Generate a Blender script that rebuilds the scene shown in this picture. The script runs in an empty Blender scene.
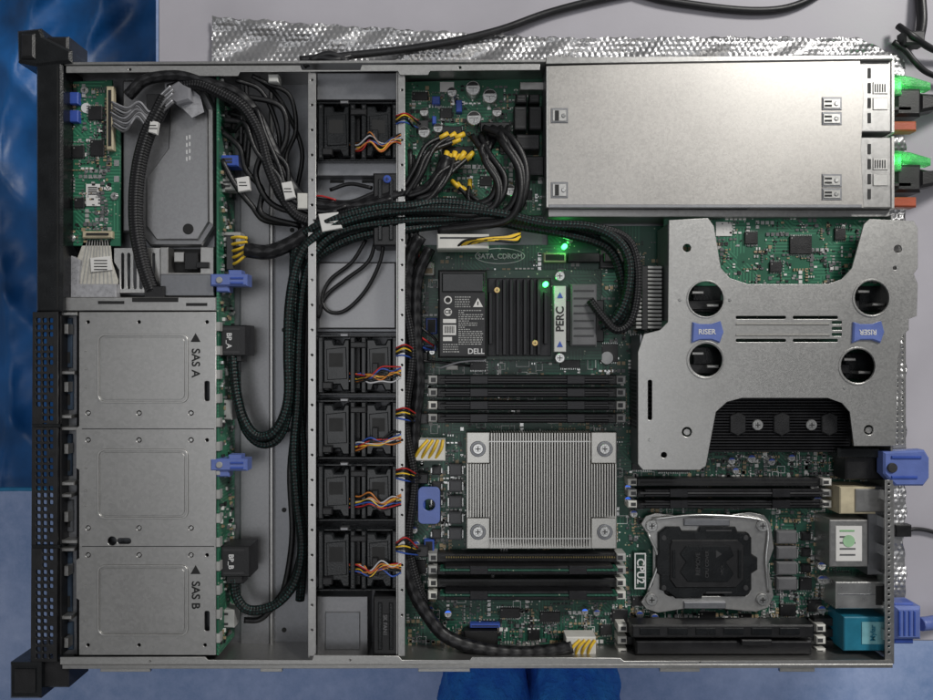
import bpy, math, random
from mathutils import Vector
random.seed(7)
S=0.000716; F=700.; H=760.     # one photo pixel at rim height = 0.716 mm; camera 760 px above the table
C=bpy.context.scene.collection
def U(px,py,z):
    k=(H-z)/F
    return Vector(((px-466.5)*k*S,(350-py)*k*S,z*S))
ROOT={}
# ------------------------------------------------------------------ materials
def newmat(name):
    m=bpy.data.materials.new(name); m.use_nodes=True
    nt=m.node_tree; b=nt.nodes['Principled BSDF']
    tc=nt.nodes.new('ShaderNodeTexCoord'); mp=nt.nodes.new('ShaderNodeMapping')
    mp.inputs['Scale'].default_value=(1/S,1/S,1/S)
    nt.links.new(tc.outputs['Object'],mp.inputs['Vector'])
    return m,nt,b,mp,tc
def rgb(c): return (c[0],c[1],c[2],1)
def mixc(nt,fac,a,b):
    n=nt.nodes.new('ShaderNodeMix'); n.data_type='RGBA'
    if hasattr(fac,'is_linked'): nt.links.new(fac,n.inputs[0])
    else: n.inputs[0].default_value=fac
    for i,x in ((6,a),(7,b)):
        if hasattr(x,'is_linked'): nt.links.new(x,n.inputs[i])
        else: n.inputs[i].default_value=rgb(x)
    return n.outputs[2]
def mth(nt,op,a,b=0.,c=None):
    n=nt.nodes.new('ShaderNodeMath'); n.operation=op
    for i,x in enumerate((a,b,c)):
        if x is None: continue
        if hasattr(x,'is_linked'): nt.links.new(x,n.inputs[i])
        else: n.inputs[i].default_value=x
    return n.outputs[0]
def noise(nt,vec,sc,det=3.,rough=.5):
    n=nt.nodes.new('ShaderNodeTexNoise'); n.inputs['Scale'].default_value=sc; n.inputs['Detail'].default_value=det
    n.inputs['Roughness'].default_value=rough
    nt.links.new(vec,n.inputs['Vector']); return n.outputs['Fac']
def vor(nt,vec,sc,metric='EUCLIDEAN',feat='F1'):
    n=nt.nodes.new('ShaderNodeTexVoronoi'); n.inputs['Scale'].default_value=sc; n.distance=metric; n.feature=feat
    nt.links.new(vec,n.inputs['Vector']); return n
def bump(nt,b,h,st,dist=1.):
    n=nt.nodes.new('ShaderNodeBump'); n.inputs['Strength'].default_value=st; n.inputs['Distance'].default_value=dist*S
    nt.links.new(h,n.inputs['Height']); nt.links.new(n.outputs[0],b.inputs['Normal'])
def M(name,col,rough=.5,metal=0.,var=.2,vs=.06,bs=.6,bst=.15,coat=0.,emit=0.):
    m,nt,b,mp,tc=newmat(name)
    f=noise(nt,mp.outputs[0],vs,4)
    f2=mth(nt,'MULTIPLY_ADD',f,2.2,-.6)
    nt.links.new(mixc(nt,f2,[x*(1-var) for x in col],[min(1,x*(1+var)) for x in col]),b.inputs['Base Color'])
    b.inputs['Metallic'].default_value=metal
    nt.links.new(mth(nt,'MULTIPLY_ADD',f,.24,rough-.12),b.inputs['Roughness'])
    if bst: bump(nt,b,noise(nt,mp.outputs[0],bs,3),bst)
    b.inputs['Coat Weight'].default_value=coat
    if emit:
        b.inputs['Emission Color'].default_value=rgb(col); b.inputs['Emission Strength'].default_value=emit
    return m
def galv(name,col,rough=.36,sp=.22,metal=.9,brush=0.):
    m,nt,b,mp,tc=newmat(name)
    v=vor(nt,mp.outputs[0],sp*1.6); sx=nt.nodes.new('ShaderNodeSeparateColor'); nt.links.new(v.outputs['Color'],sx.inputs[0])
    n=noise(nt,mp.outputs[0],.008,3,.5)
    n2=noise(nt,mp.outputs[0],1.3,2,.7)
    f=mth(nt,'ADD',mth(nt,'MULTIPLY',sx.outputs[0],.26),mth(nt,'ADD',mth(nt,'MULTIPLY',n,.5),mth(nt,'MULTIPLY',n2,.34)))
    colr=mixc(nt,f,[x*.76 for x in col],[min(1,x*1.14) for x in col])
    mp2=nt.nodes.new('ShaderNodeMapping'); mp2.inputs['Scale'].default_value=(.9,.035,1); mp2.inputs['Rotation'].default_value=(0,0,.35)
    nt.links.new(mp.outputs[0],mp2.inputs['Vector']); s=noise(nt,mp2.outputs[0],1.,3,.7)
    sm=mth(nt,'GREATER_THAN',s,.71)
    colr=mixc(nt,mth(nt,'MULTIPLY',sm,.18),colr,[min(1,x*1.4) for x in col])
    nt.links.new(colr,b.inputs['Base Color'])
    nt.links.new(mth(nt,'MULTIPLY_ADD',f,.16,rough-.08),b.inputs['Roughness'])
    b.inputs['Metallic'].default_value=metal
    bump(nt,b,mth(nt,'MULTIPLY',n2,1.),.10)
    return m
def pcbmat(name,dark,light,sc=1.):
    m,nt,b,mp,tc=newmat(name)
    sp=nt.nodes.new('ShaderNodeSeparateXYZ'); nt.links.new(mp.outputs[0],sp.inputs[0])
    v=vor(nt,mp.outputs[0],.05*sc,'CHEBYCHEV'); c=nt.nodes.new('ShaderNodeSeparateColor'); nt.links.new(v.outputs['Color'],c.inputs[0])
    sx=mth(nt,'SINE',mth(nt,'MULTIPLY',sp.outputs[0],1.9)); sy=mth(nt,'SINE',mth(nt,'MULTIPLY',sp.outputs[1],1.9))
    sd=mth(nt,'SINE',mth(nt,'MULTIPLY',mth(nt,'ADD',sp.outputs[1],sp.outputs[0]),1.35))
    pick=mth(nt,'GREATER_THAN',c.outputs[0],.5); pk2=mth(nt,'GREATER_THAN',c.outputs[2],.7)
    st=mth(nt,'ADD',mth(nt,'MULTIPLY',sx,pick),mth(nt,'MULTIPLY',sy,mth(nt,'SUBTRACT',1.,pick)))
    st=mth(nt,'ADD',mth(nt,'MULTIPLY',sd,pk2),mth(nt,'MULTIPLY',st,mth(nt,'SUBTRACT',1.,pk2)))
    st=mth(nt,'MULTIPLY',mth(nt,'GREATER_THAN',st,.2),mth(nt,'GREATER_THAN',c.outputs[1],.4))
    n=noise(nt,mp.outputs[0],.03,3)
    base=mixc(nt,n,[x*.6 for x in dark],[x*1.4 for x in dark])
    colr=mixc(nt,mth(nt,'MULTIPLY',st,.6),base,light)
    via=vor(nt,mp.outputs[0],.2)
    vm=mth(nt,'LESS_THAN',via.outputs['Distance'],.16)
    c2=nt.nodes.new('ShaderNodeSeparateColor'); nt.links.new(via.outputs['Color'],c2.inputs[0])
    vm=mth(nt,'MULTIPLY',vm,mth(nt,'GREATER_THAN',c2.outputs[0],.5))
    colr=mixc(nt,mth(nt,'MULTIPLY',vm,.75),colr,(.42,.44,.33))
    nt.links.new(colr,b.inputs['Base Color']); b.inputs['Roughness'].default_value=.38
    bump(nt,b,st,.1); return m
def braid(name,dark,lite,a=8,bb=.9,thr=.25,r=.5,fleck=0.):
    m,nt,b,mp,tc=newmat(name)
    sp=nt.nodes.new('ShaderNodeSeparateXYZ'); nt.links.new(tc.outputs['UV'],sp.inputs[0])
    u=mth(nt,'MULTIPLY',sp.outputs[0],6.28318*a/2); v=mth(nt,'MULTIPLY',sp.outputs[1],bb)
    s=mth(nt,'MULTIPLY',mth(nt,'SINE',mth(nt,'ADD',u,v)),mth(nt,'SINE',mth(nt,'SUBTRACT',u,v)))
    f=mth(nt,'GREATER_THAN',s,thr)
    if fleck:
        f=mth(nt,'MULTIPLY',f,mth(nt,'GREATER_THAN',noise(nt,mp.outputs[0],.55,2,.6),fleck))
    nt.links.new(mixc(nt,f,dark,lite),b.inputs['Base Color']); b.inputs['Roughness'].default_value=r
    b.inputs['Specular IOR Level'].default_value=.35
    bump(nt,b,s,.5,.8); return m
def foilmat():
    m,nt,b,mp,tc=newmat('bubble_foil')
    n=noise(nt,mp.outputs[0],.06,4); n2=noise(nt,mp.outputs[0],.35,3,.6)
    nt.links.new(mixc(nt,n,(.36,.36,.37),(.56,.555,.56)),b.inputs['Base Color'])
    b.inputs['Metallic'].default_value=.85; b.inputs['Roughness'].default_value=.34
    bump(nt,b,n2,.35,2.); return m
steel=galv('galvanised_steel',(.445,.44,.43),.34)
steel_d=galv('shaded_steel',(.25,.255,.27),.44)  # darker copy of the galvanised steel, shade put into its colour
steel_l=galv('bright_steel',(.52,.515,.50),.35,.4)
cover=galv('spangled_steel',(.43,.415,.395),.38,.33)
alu=galv('aluminium',(.53,.52,.49),.35,.6)
plate_g=M('painted_grey_plate',(.11,.115,.125),.45,.6,.15)
black=M('black_plastic',(.008,.008,.009),.40,0,.3,.1,.8,.2)
blackg=M('gloss_black_plastic',(.006,.007,.008),.26,0,.3)
blackm=M('black_anodised_metal',(.011,.011,.013),.38,.3,.3)
dgrey=M('dark_grey_plastic',(.03,.03,.032),.5)
grey=M('grey_component',(.11,.11,.115),.45,0,.2)
lgrey=M('light_grey_plastic',(.33,.33,.32),.5)
white=M('white_plastic',(.60,.59,.55),.45,0,.08)
paper=M('white_label_paper',(.66,.65,.63),.6,0,.06,.05,1,.03)
perc_l=M('dull_white_label',(.52,.52,.50),.5,0,.1,.05,1,.03)
beige=M('beige_connector',(.48,.42,.29),.45)
silver=M('bare_tin',(.55,.55,.54),.3,.9,.15)
brass=M('brass',(.62,.45,.2),.3,.9,.1)
blue=M('latch_blue_plastic',(.035,.08,.36),.4,0,.15)
blue2=M('pale_blue_plastic',(.11,.16,.42),.42,0,.12)
teal=M('teal_plastic',(.015,.17,.26),.4)
orange=M('orange_plastic',(.42,.08,.03),.42)
yel=M('yellow_wire',(.72,.47,.03),.45)
red=M('red_wire',(.40,.02,.02),.45)
org=M('orange_wire',(.50,.17,.03),.45)
blw=M('blue_wire',(.03,.08,.35),.45)
wht=M('white_wire',(.45,.45,.47),.45)
wire=M('black_wire',(.006,.006,.007),.38,0,.3,.3,1.2,.3)
cordm=M('black_cord_rubber',(.010,.010,.012),.42,0,.3,.1,.5,.1)
ink=M('black_ink',(.008,.008,.008),.6,0,0,.1,1,0)
inkw=M('white_ink',(.62,.62,.62),.6,0,0,.1,1,0)
gold=M('gold_contact',(.22,.17,.07),.4,.6)
tan=M('tan_ceramic',(.30,.23,.14),.5)
slotb=M('blue_grey_recess',(.035,.055,.085),.4,.3,.45,.05)
ledg=M('green_led',(.05,1.,.15),.4,0,0,.1,1,0,0,6.)
capglow=M('glowing_blue_mark',(.05,.2,1.),.4,0,0,.1,1,0,0,.5)  # faint glow put into blue capacitor marks; no LED there
greenp=M('green_lit_plastic',(.10,.50,.16),.25,0,.5,.12,.6,.2,0,.18); greenp.node_tree.nodes['Principled BSDF'].inputs['Transmission Weight'].default_value=.6
pcb=pcbmat('green_circuit_board',(.008,.055,.036),(.030,.145,.088))
pcbb=pcbmat('bright_circuit_board',(.013,.105,.057),(.055,.25,.14),.8)
pcbd=pcbmat('dark_circuit_board',(.005,.028,.018),(.018,.07,.045))
br_teal=braid('braided_teal_sleeve',(.005,.007,.007),(.015,.064,.060),8,.9,.38,.5,.5)
br_blk=braid('braided_black_sleeve',(.006,.006,.007),(.038,.038,.041),8,1.1,.4)
br_pair=braid('twisted_black_wires',(.006,.006,.007),(.020,.020,.022),6,.25,.1,.42)
ribm=M('clear_ribbon_cable',(.38,.38,.40),.3,.3,.2,.2,.3,.3)
foil=foilmat()
tablem=M('pale_lavender_table',(.42,.405,.445),.5,0,.08,.012,.3,.05)
def floormat():
    m,nt,b,mp,tc=newmat('blue_grey_floor')
    n=noise(nt,mp.outputs[0],.004,6,.6); n2=noise(nt,mp.outputs[0],.03,5,.75); n3=noise(nt,mp.outputs[0],.35,3,.7)
    f=mth(nt,'ADD',mth(nt,'MULTIPLY_ADD',n,1.3,-.35),mth(nt,'ADD',mth(nt,'MULTIPLY_ADD',n2,.9,-.3),mth(nt,'MULTIPLY',n3,.25)))
    nt.links.new(mixc(nt,f,(.15,.28,.56),(.54,.65,.95)),b.inputs['Base Color']); b.inputs['Roughness'].default_value=.42
    return m
floorm=floormat()
tarpm=M('blue_plastic_sheet',(.004,.075,.24),.45,0,.6,.012,.15,.2)
def jeanmat():
    m,nt,b,mp,tc=newmat('blue_trouser_cloth')
    n=noise(nt,mp.outputs[0],.03,4,.6); n2=noise(nt,mp.outputs[0],1.1,2,.6)
    nt.links.new(mixc(nt,mth(nt,'MULTIPLY_ADD',n,2.2,-.6),(.008,.14,.78),(.04,.36,1.)),b.inputs['Base Color'])
    b.inputs['Roughness'].default_value=.8
    bump(nt,b,mth(nt,'ADD',mth(nt,'MULTIPLY',n,10.),n2),1.,4.); return m
jean=jeanmat()
trayg=galv('dull_grey_steel',(.29,.29,.30),.42,.3)
# ------------------------------------------------------------------ mesh builder
class MB:
    def __init__(s): s.v=[];s.f=[];s.m=[];s.s=[];s.uv=[]
    def face(s,idx,m=0,sm=False,uv=None): s.f.append(idx);s.m.append(m);s.s.append(sm);s.uv.append(uv)
    def wprism(s,P,zt,zb,c=.8,m=0):
        n=len(P); A=sum(P[i].x*P[(i+1)%n].y-P[(i+1)%n].x*P[i].y for i in range(n))
        if A<0: P=P[::-1]
        b0=len(s.v)
        s.v+= [Vector((p.x,p.y,zb*S)) for p in P]
        if c>0:
            s.v+=[Vector((p.x,p.y,(zt-c)*S)) for p in P]
            for i in range(n):
                a,b,d=P[i-1],P[i],P[(i+1)%n]
                e1=(b-a).normalized(); e2=(d-b).normalized()
                n1=Vector((-e1.y,e1.x)); n2=Vector((-e2.y,e2.x))
                q=b+(n1+n2)/max(.3,1+n1.dot(n2))*c*S
                s.v.append(Vector((q.x,q.y,zt*S)))
            L=3
        else:
            s.v+=[Vector((p.x,p.y,zt*S)) for p in P]; L=2
        for l in range(L-1):
            for i in range(n):
                j=(i+1)%n; s.face([b0+l*n+i,b0+l*n+j,b0+(l+1)*n+j,b0+(l+1)*n+i],m)
        s.face([b0+(L-1)*n+i for i in range(n)],m)
        s.face([b0+i for i in range(n)][::-1],m)
        return s
    def prism(s,pts,zt,zb,c=.8,m=0): return s.wprism([U(x,y,zt).xy for x,y in pts],zt,zb,c,m)
    def box(s,x0,y0,x1,y1,zt,zb,c=.8,m=0): return s.prism([(x0,y0),(x1,y0),(x1,y1),(x0,y1)],zt,zb,c,m)
    def cyl(s,x,y,r,zt,zb,c=.5,m=0,n=18): return s.prism([(x+r*math.cos(6.28318*i/n),y+r*math.sin(6.28318*i/n)) for i in range(n)],zt,zb,c,m)
    def tube(s,pts,r,m=0,n=8,world=False,sub=6,straight=False,r1=None):
        P=[Vector(p) for p in pts] if world else [U(*p) for p in pts]
        Q=[]
        if straight or len(P)==2: Q=P
        else:
            E=[P[0]*2-P[1]]+P+[P[-1]*2-P[-2]]
            for i in range(1,len(E)-2):
                a,b,c,d=E[i-1:i+3]
                for k in range(sub):
                    t=k/sub
                    Q.append(.5*((2*b)+(c-a)*t+(2*a-5*b+4*c-d)*t*t+(3*b-a-3*c+d)*t**3))
            Q.append(P[-1])
        b0=len(s.v); N=None; ln=0; L=[]
        for i,q in enumerate(Q):
            T=(Q[min(i+1,len(Q)-1)]-Q[max(i-1,0)]).normalized()
            if N is None:
                N=T.cross(Vector((0,0,1)))
                if N.length<.01: N=T.cross(Vector((0,1,0)))
                N.normalize()
            else: N=(N-T*N.dot(T)).normalized()
            Bv=T.cross(N)
            if i: ln+=(q-Q[i-1]).length/S
            L.append(ln)
            rr=r if r1 is None else r+(r1-r)*i/(len(Q)-1)
            for k in range(n):
                a=6.28318*k/n; s.v.append(q+(N*math.cos(a)+Bv*math.sin(a))*rr*S)
        for i in range(len(Q)-1):
            for k in range(n):
                k2=(k+1)%n; u0=k/n;u1=(k+1)/n
                s.face([b0+i*n+k,b0+i*n+k2,b0+(i+1)*n+k2,b0+(i+1)*n+k],m,True,[(u0,L[i]),(u1,L[i]),(u1,L[i+1]),(u0,L[i+1])])
        s.face([b0+k for k in range(n)][::-1],m); e=b0+(len(Q)-1)*n; s.face([e+k for k in range(n)],m)
        return s
    def build(s,name,mats,parent=None,label=None,cat=None,group=None,kind=None):
        if not isinstance(mats,(list,tuple)): mats=[mats]
        if parent is not None: loc=ROOT[parent.name]
        else:
            xs=[v.x for v in s.v];ys=[v.y for v in s.v];zs=[v.z for v in s.v]
            loc=Vector(((min(xs)+max(xs))/2,(min(ys)+max(ys))/2,min(zs)))
        me=bpy.data.meshes.new(name)
        me.from_pydata([v-loc for v in s.v],[],s.f)
        uvl=me.uv_layers.new(name='UVMap'); d=uvl.data
        for p,mi,sm,uv in zip(me.polygons,s.m,s.s,s.uv):
            p.material_index=mi; p.use_smooth=sm
            if uv:
                for k,l in enumerate(p.loop_indices): d[l].uv=uv[k]
        for m in mats: me.materials.append(m)
        me.validate()
        return link(name,me,parent,loc,label,cat,group,kind)
def link(name,me,parent,loc,label=None,cat=None,group=None,kind=None):
    o=bpy.data.objects.new(name,me); C.objects.link(o)
    ROOT[o.name]=loc
    if parent is not None: o.parent=parent
    else: o.location=loc
    if label: o['label']=label
    if cat: o['category']=cat
    if group: o['group']=group
    if kind: o['kind']=kind
    return o
def thing(name,label,cat,px,py,z,group=None,kind=None):
    return link(name,None,None,U(px,py,z),label,cat,group,kind)
def bp(parent,name,mat,rects,zt,zb,c=.8,label=None):
    o=None
    for r in rects: o=MB().box(*r,zt,zb,c).build(name,mat,parent,label)
    return o
def bm1(parent,name,mat,rects,zt,zb,c=.8):
    mb=MB()
    for r in rects: mb.box(*r,zt,zb,c)
    return mb.build(name,mat,parent)
def pp(parent,name,mat,pts,zt,zb,c=.8,label=None): return MB().prism(pts,zt,zb,c).build(name,mat,parent,label)
def rr(x0,y0,x1,y1,r,n=5):
    P=[]
    for cx,cy,a0 in ((x1-r,y0+r,-90),(x1-r,y1-r,0),(x0+r,y1-r,90),(x0+r,y0+r,180)):
        for k in range(n+1):
            a=math.radians(a0+90*k/n); P.append((cx+r*math.cos(a),cy+r*math.sin(a)))
    return P
def circ(x,y,r,n=20): return [(x+r*math.cos(6.28318*i/n),y+r*math.sin(6.28318*i/n)) for i in range(n)]
def plate(parent,name,mat,outer,holes,zt,th=1.6,bev=.3,**kw):
    cu=bpy.data.curves.new('outline','CURVE'); cu.dimensions='2D'; cu.fill_mode='BOTH'
    cu.extrude=(th/2-bev)*S; cu.bevel_depth=bev*S; cu.bevel_resolution=1; cu.offset=-bev*S
    loc=ROOT[parent.name] if parent is not None else U(outer[0][0],outer[0][1],zt-th)
    for poly in [outer]+holes:
        sp=cu.splines.new('POLY'); sp.points.add(len(poly)-1)
        for i,(x,y) in enumerate(poly):
            w=U(x,y,zt); sp.points[i].co=(w.x-loc.x,w.y-loc.y,0,1)
        sp.use_cyclic_u=True
    t=bpy.data.objects.new('tmp',cu); C.objects.link(t)
    dg=bpy.context.evaluated_depsgraph_get(); me=bpy.data.meshes.new_from_object(t.evaluated_get(dg))
    bpy.data.objects.remove(t)
    for v in me.vertices: v.co.z+=(zt-th/2)*S-loc.z
    me.materials.clear(); me.materials.append(mat)
    return link(name,me,parent,loc,**kw)
def text(parent,s,px,py,z,size,rot,mat,name='lettering',ext=.12,align='CENTER',sx=1.):
    cu=bpy.data.curves.new('txt','FONT'); cu.body=s; cu.size=size*S*(H-z)/F; cu.extrude=ext*S; cu.align_x=align; cu.align_y='CENTER'; cu.offset=.02*size*S
    t=bpy.data.objects.new('tmp',cu); C.objects.link(t)
    dg=bpy.context.evaluated_depsgraph_get(); me=bpy.data.meshes.new_from_object(t.evaluated_get(dg)); bpy.data.objects.remove(t)
    loc=ROOT[parent.name]; w=U(px,py,z)-loc; a=math.radians(rot); ca,sa=math.cos(a),math.sin(a)
    for v in me.vertices:
        x,y=v.co.x*sx,v.co.y; v.co.x=x*ca-y*sa+w.x; v.co.y=x*sa+y*ca+w.y; v.co.z+=w.z+.2*S
    me.materials.clear(); me.materials.append(mat)
    return link(name,me,parent,loc)
def screw(parent,x,y,r,z,mat=None,base=2):
    mb=MB(); mb.cyl(x,y,r,z,z-base,.6); mb.cyl(x,y,r*.55,z+.6,z-.2,.2,0,12)
    mb.box(x-r*.45,y-r*.09,x+r*.45,y+r*.09,z+.75,z,0,1); mb.box(x-r*.09,y-r*.45,x+r*.09,y-r*.1,z+.75,z,0,1); mb.box(x-r*.09,y+r*.1,x+r*.09,y+r*.45,z+.75,z,0,1)
    return mb.build('screw',[mat or silver,ink],parent)
# ------------------------------------------------------------------ surroundings
def slab(name,mat,pts,zt,zb,kind='structure'): return MB().prism(pts,zt,zb,1).build(name,mat,kind=kind)
slab('floor',floorm,[(-900,-900),(1900,-900),(1900,1500),(-900,1500)],-1050,-1060)
tb=thing('work_table','pale lavender work table under the opened server','table',700,200,-1049)
pp(tb,'tabletop',tablem,[(158,-400),(1500,-400),(1500,641),(158,641)],0,-35,1.5)
for x,y in ((200,-300),(1400,-300),(1400,600),(200,600)):
    MB().wprism([U(x+a,y+b,-35).xy for a,b in ((-20,-20),(20,-20),(20,20),(-20,20))],-35,-1049,1).build('leg',dgrey,tb)
mb=MB(); nx,ny=70,110
def fold(x,y):
    def ridge(t): t=t-math.floor(t); return 1-abs(2*t-1)
    a=ridge((x*.9+y*.10)/61+.3*math.sin(y*.011)); b=ridge((x*.35-y*.8)/93+.25*math.sin(x*.03)); c=ridge((x*.7+y*.7)/37+.4*math.sin(y*.02))
    return 20*a**1.6+13*b*b+5*c
for j in range(ny+1):
    for i in range(nx+1):
        px=-120+i/nx*276; py=-160+j/ny*650
        z=-150+fold(px,py)+random.uniform(-.4,.4)+(0 if px>30 else -16*(30-px)/60)
        mb.v.append(U(px,py+(math.sin(px*.2)*1.2 if j==ny else 0),z))
for j in range(ny):
    for i in range(nx):
        a=j*(nx+1)+i; mb.face([a,a+nx+1,a+nx+2,a+1],0,True)
mb.build('plastic_sheet',tarpm,label='deep blue plastic sheet hanging in folds left of the server',cat='plastic sheet')
MB().tube([(-60,491,-112),(20,489,-112),(70,491,-112),(104,490,-112)],2.6).build('blue_strap',M('cyan_strap',(.02,.22,.45),.5),label='thin cyan strap along the lower edge of the blue plastic sheet',cat='strap')
outl=[(212,17),(262,20),(330,25),(430,31),(560,38),(700,37),(860,38),(906,60)]
def topedge(x):
    for (a,b),(c,d) in zip(outl,outl[1:]):
        if a<=x<=c: return b+(d-b)*(x-a)/(c-a)+.8*math.sin(x*.35)+.6*math.sin(x*.11)
    return 60
mb=MB(); step=1.2; ids={}
def vid(i,j):
    if (i,j) in ids: return ids[(i,j)]
    x=212+i*step; y=14+j*step
    te=topedge(min(x,906)); yy=max(y,te)
    xr=905+1.4*math.sin(y*.09)+.8*math.sin(y*.31); xx=min(x,xr)
    r=math.floor(y/5.2); cx=((x+(3. if int(r)%2 else 0))/6.)%1-.5; cy=(y/5.2)%1-.5
    d=math.hypot(cx*6.,cy*5.2); amp=1.5*(.75+.45*math.sin(x*.041+y*.07)*math.sin(x*.017-y*.12)); hh=amp*math.cos(min(1,d/2.8)*1.5708)
    cr=3.4*math.sin(x*.05+math.sin(y*.11)*2)+2.4*math.sin(x*.13+y*.21)+2.*math.sin(x*.021-y*.16)+random.uniform(-.15,.15)
    ids[(i,j)]=len(mb.v); mb.v.append(U(xx,yy,6+cr*.5+hh)); return ids[(i,j)]
for i in range(int(696/step)):
    for j in range(int(606/step)):
        x=212+i*step; y=14+j*step
        if (y<66 or x>884) and y+step>topedge(min(x,906)): mb.face([vid(i,j),vid(i,j+1),vid(i+1,j+1),vid(i+1,j)],0,True)
mb.prism([(214,62),(884,62),(884,615),(300,615),(216,400)],.8,.2,0)
mb.build('foil_mat',foil,label='silver bubble foil mat lying under the server on the table',cat='mat')
def person():
    me=bpy.data.meshes.new('person')
    loc=U(532,760,-1049)
    pts=[]; rad=[]
    def add(p,r): pts.append(p); rad.append(r*S); return len(pts)-1
    kz=-370
    K1=U(487,691,kz);K2=U(577,690,kz)
    pel=add(Vector((.045,K1.y-.44,kz*S+.03)),150)
    E=[]
    up=add(Vector((.045,K1.y-.45,kz*S+.22)),150);E.append((pel,up))
    for K,sg in ((K1,-1),(K2,1)):
        hp=add(Vector((.045+sg*.09,K1.y-.36,kz*S+.01)),100)
        md=add(Vector((K.x*.7+(.045+sg*.09)*.3,K.y-.18,kz*S+.005)),90)
        kn=add(K,80); sh=add(Vector((K.x,K.y-.01,-700*S)),66); an=add(Vector((K.x,K.y-.03,-985*S)),48)
        to=add(Vector((K.x+sg*.01,K.y+.12,-1025*S)),34)
        E+=[(pel,hp),(hp,md),(md,kn),(kn,sh),(sh,an),(an,to)]
    me.from_pydata([p-loc for p in pts],E,[])
    me.materials.append(jean)
    o=bpy.data.objects.new('person',me); C.objects.link(o); o.location=loc
    o.modifiers.new('skin','SKIN')
    for i,r in enumerate(rad): me.skin_vertices[0].data[i].radius=(r,r)
    me.skin_vertices[0].data[0].use_root=True
    sb=o.modifiers.new('sub','SUBSURF'); sb.levels=5; sb.render_levels=5
    dg=bpy.context.evaluated_depsgraph_get(); m2=bpy.data.meshes.new_from_object(o.evaluated_get(dg))
    o.modifiers.clear(); o.data=m2
    for p in m2.polygons: p.use_smooth=True
    nn=[v.normal.copy() for v in m2.vertices]
    for v,n in zip(m2.vertices,nn):
        x,y,z=v.co.x/S,v.co.y/S,v.co.z/S
        cre=1-abs(math.sin(x*.035+y*.05+z*.02+1.5*math.sin(y*.02+x*.015)))
        cre2=1-abs(math.sin(x*.06-y*.035+1.2*math.sin(x*.03)))
        v.co+=n*S*(5*cre**3+4*cre2**4+2*math.sin(x*.05+y*.09))
    o['label']='person seated below the server, only knees in bright blue trousers showing'; o['category']='person'
person()
# ------------------------------------------------------------------ chassis
ch=thing('server_chassis','open galvanised steel rack server chassis lying on the foil mat','server chassis',478,365,4)
P=[U(x,y,62).xy for x,y in ((64,62),(893,61),(893,668),(64,668))]
MB().wprism(P,7,4.2,.3).build('floor_pan',steel_d,ch)
def wall(name,pts,zt=62,zb=7.1,mat=steel,c=.5): return pp(ch,name,mat,pts,zt,zb,c)
wall('side_wall',[(64,62),(893,57),(893,60),(64,65)]); wall('side_wall',[(62,665),(893,664),(893,668),(62,669)])
plate(ch,'flange',steel_l,[(66,66),(300,65.5),(302,70),(360,70),(362,65),(540,64),(540,70),(430,71),(428,75),(400,75),(398,71),(240,72),(238,76),(180,76),(178,72),(66,73)],[circ(130,69.5,1.5,8),circ(460,67.5,1.5,8)],61.5)
plate(ch,'flange',steel_l,[(60,664.5),(60,657),(205,657),(208,660),(312,660),(314,655),(398,656),(402,660),(470,660),(472,657),(620,658),(624,661),(892,660),(892,664)],[circ(150,661,1.4,8),circ(350,660,1.6,8),circ(700,662.3,1,8)],61.5)
for x0,x1 in ((100,150),(260,282),(418,470),(660,700),(780,815)):
    bp(ch,'wall_tab',steel_l,[(x0,667,x1,672)],60,56,.6)
holes=[]
for j in range(30):
    y=484+j*5.8
    if y<655: holes.append(circ(889,y,1.5,6))
plate(ch,'rear_flange',steel,[(885,480),(893,480),(894,664),(885,664)],holes,60)
wall('rear_wall',[(891,215),(893,215),(893,480),(891,480)],58)
wall('rear_wall',[(892.5,480),(894.5,480),(894.5,664),(892.5,664)],58)
bp(ch,'bezel_bar',blackg,[(35.5,62,62,312)],64,20,2.2)
bp(ch,'bezel_groove',ink,[(57,66,58.2,308)],64.2,62,0)
holes=[]
for j in range(49):
    y=318+j*7
    for i,x in enumerate((36,42.3,48.6)):
        if i==2 and j%4==3: continue
        if i==0 and 12<j%20<16: continue
        holes.append(rr(x,y,x+4.3,y+4.6,1,2))
plate(ch,'perforated_bezel',black,[(32.5,312),(58,312),(57,662),(30.5,662)],holes,63,3,.4)
bp(ch,'bezel_seam',blackg,[(31.5,424,60,427.5),(31,545,59.5,548.5)],64,60,.6)
e=pp(ch,'rack_ear',blackg,[(16,30),(40,27.5),(43,36),(71,50),(71,62),(36,66),(17,62)],66,12,2.5)
e2=bp(ch,'rack_ear',blackg,[(9,663,40,699)],66,12,2.5)
for par,r in ((e,(20,33,34,58)),(e2,(13,670,34,694))):
    bp(par,'release_latch',black,[r],69,64,2)
bp(ch,'ear_bracket',black,[(40,660,68,688)],58,20,2); bp(ch,'ear_bracket',black,[(38,36,68,60)],56,20,2)
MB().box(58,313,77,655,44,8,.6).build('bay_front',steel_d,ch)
for k,(y0,y1) in enumerate(((318,368),(374,410),(434,476),(500,532),(552,612),(622,650))):
    o=bp(ch,'bay_slot',slotb if k!=3 else plate_g,[(62,y0,72+k%2,y1)],46,42,.8)
    bp(o,'slot_spring',steel,[(64,y0+6+k*2,68,y0+16+k*2)],54.3,45,.4)
    bp(o,'slot_opening',ink,[(65,y1-16,70,y1-5)],46.5,45,0)
for k,y in enumerate((312,371,415,427,482,494,540,548,616)):
    bp(ch,'front_tab',steel if k%2 else steel_l,[(60,y,77-(k%3)*3,y+3.5)],56,44,.6)
bp(ch,'front_rail',black,[(57,313,61,655)],58,40,.6)
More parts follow.
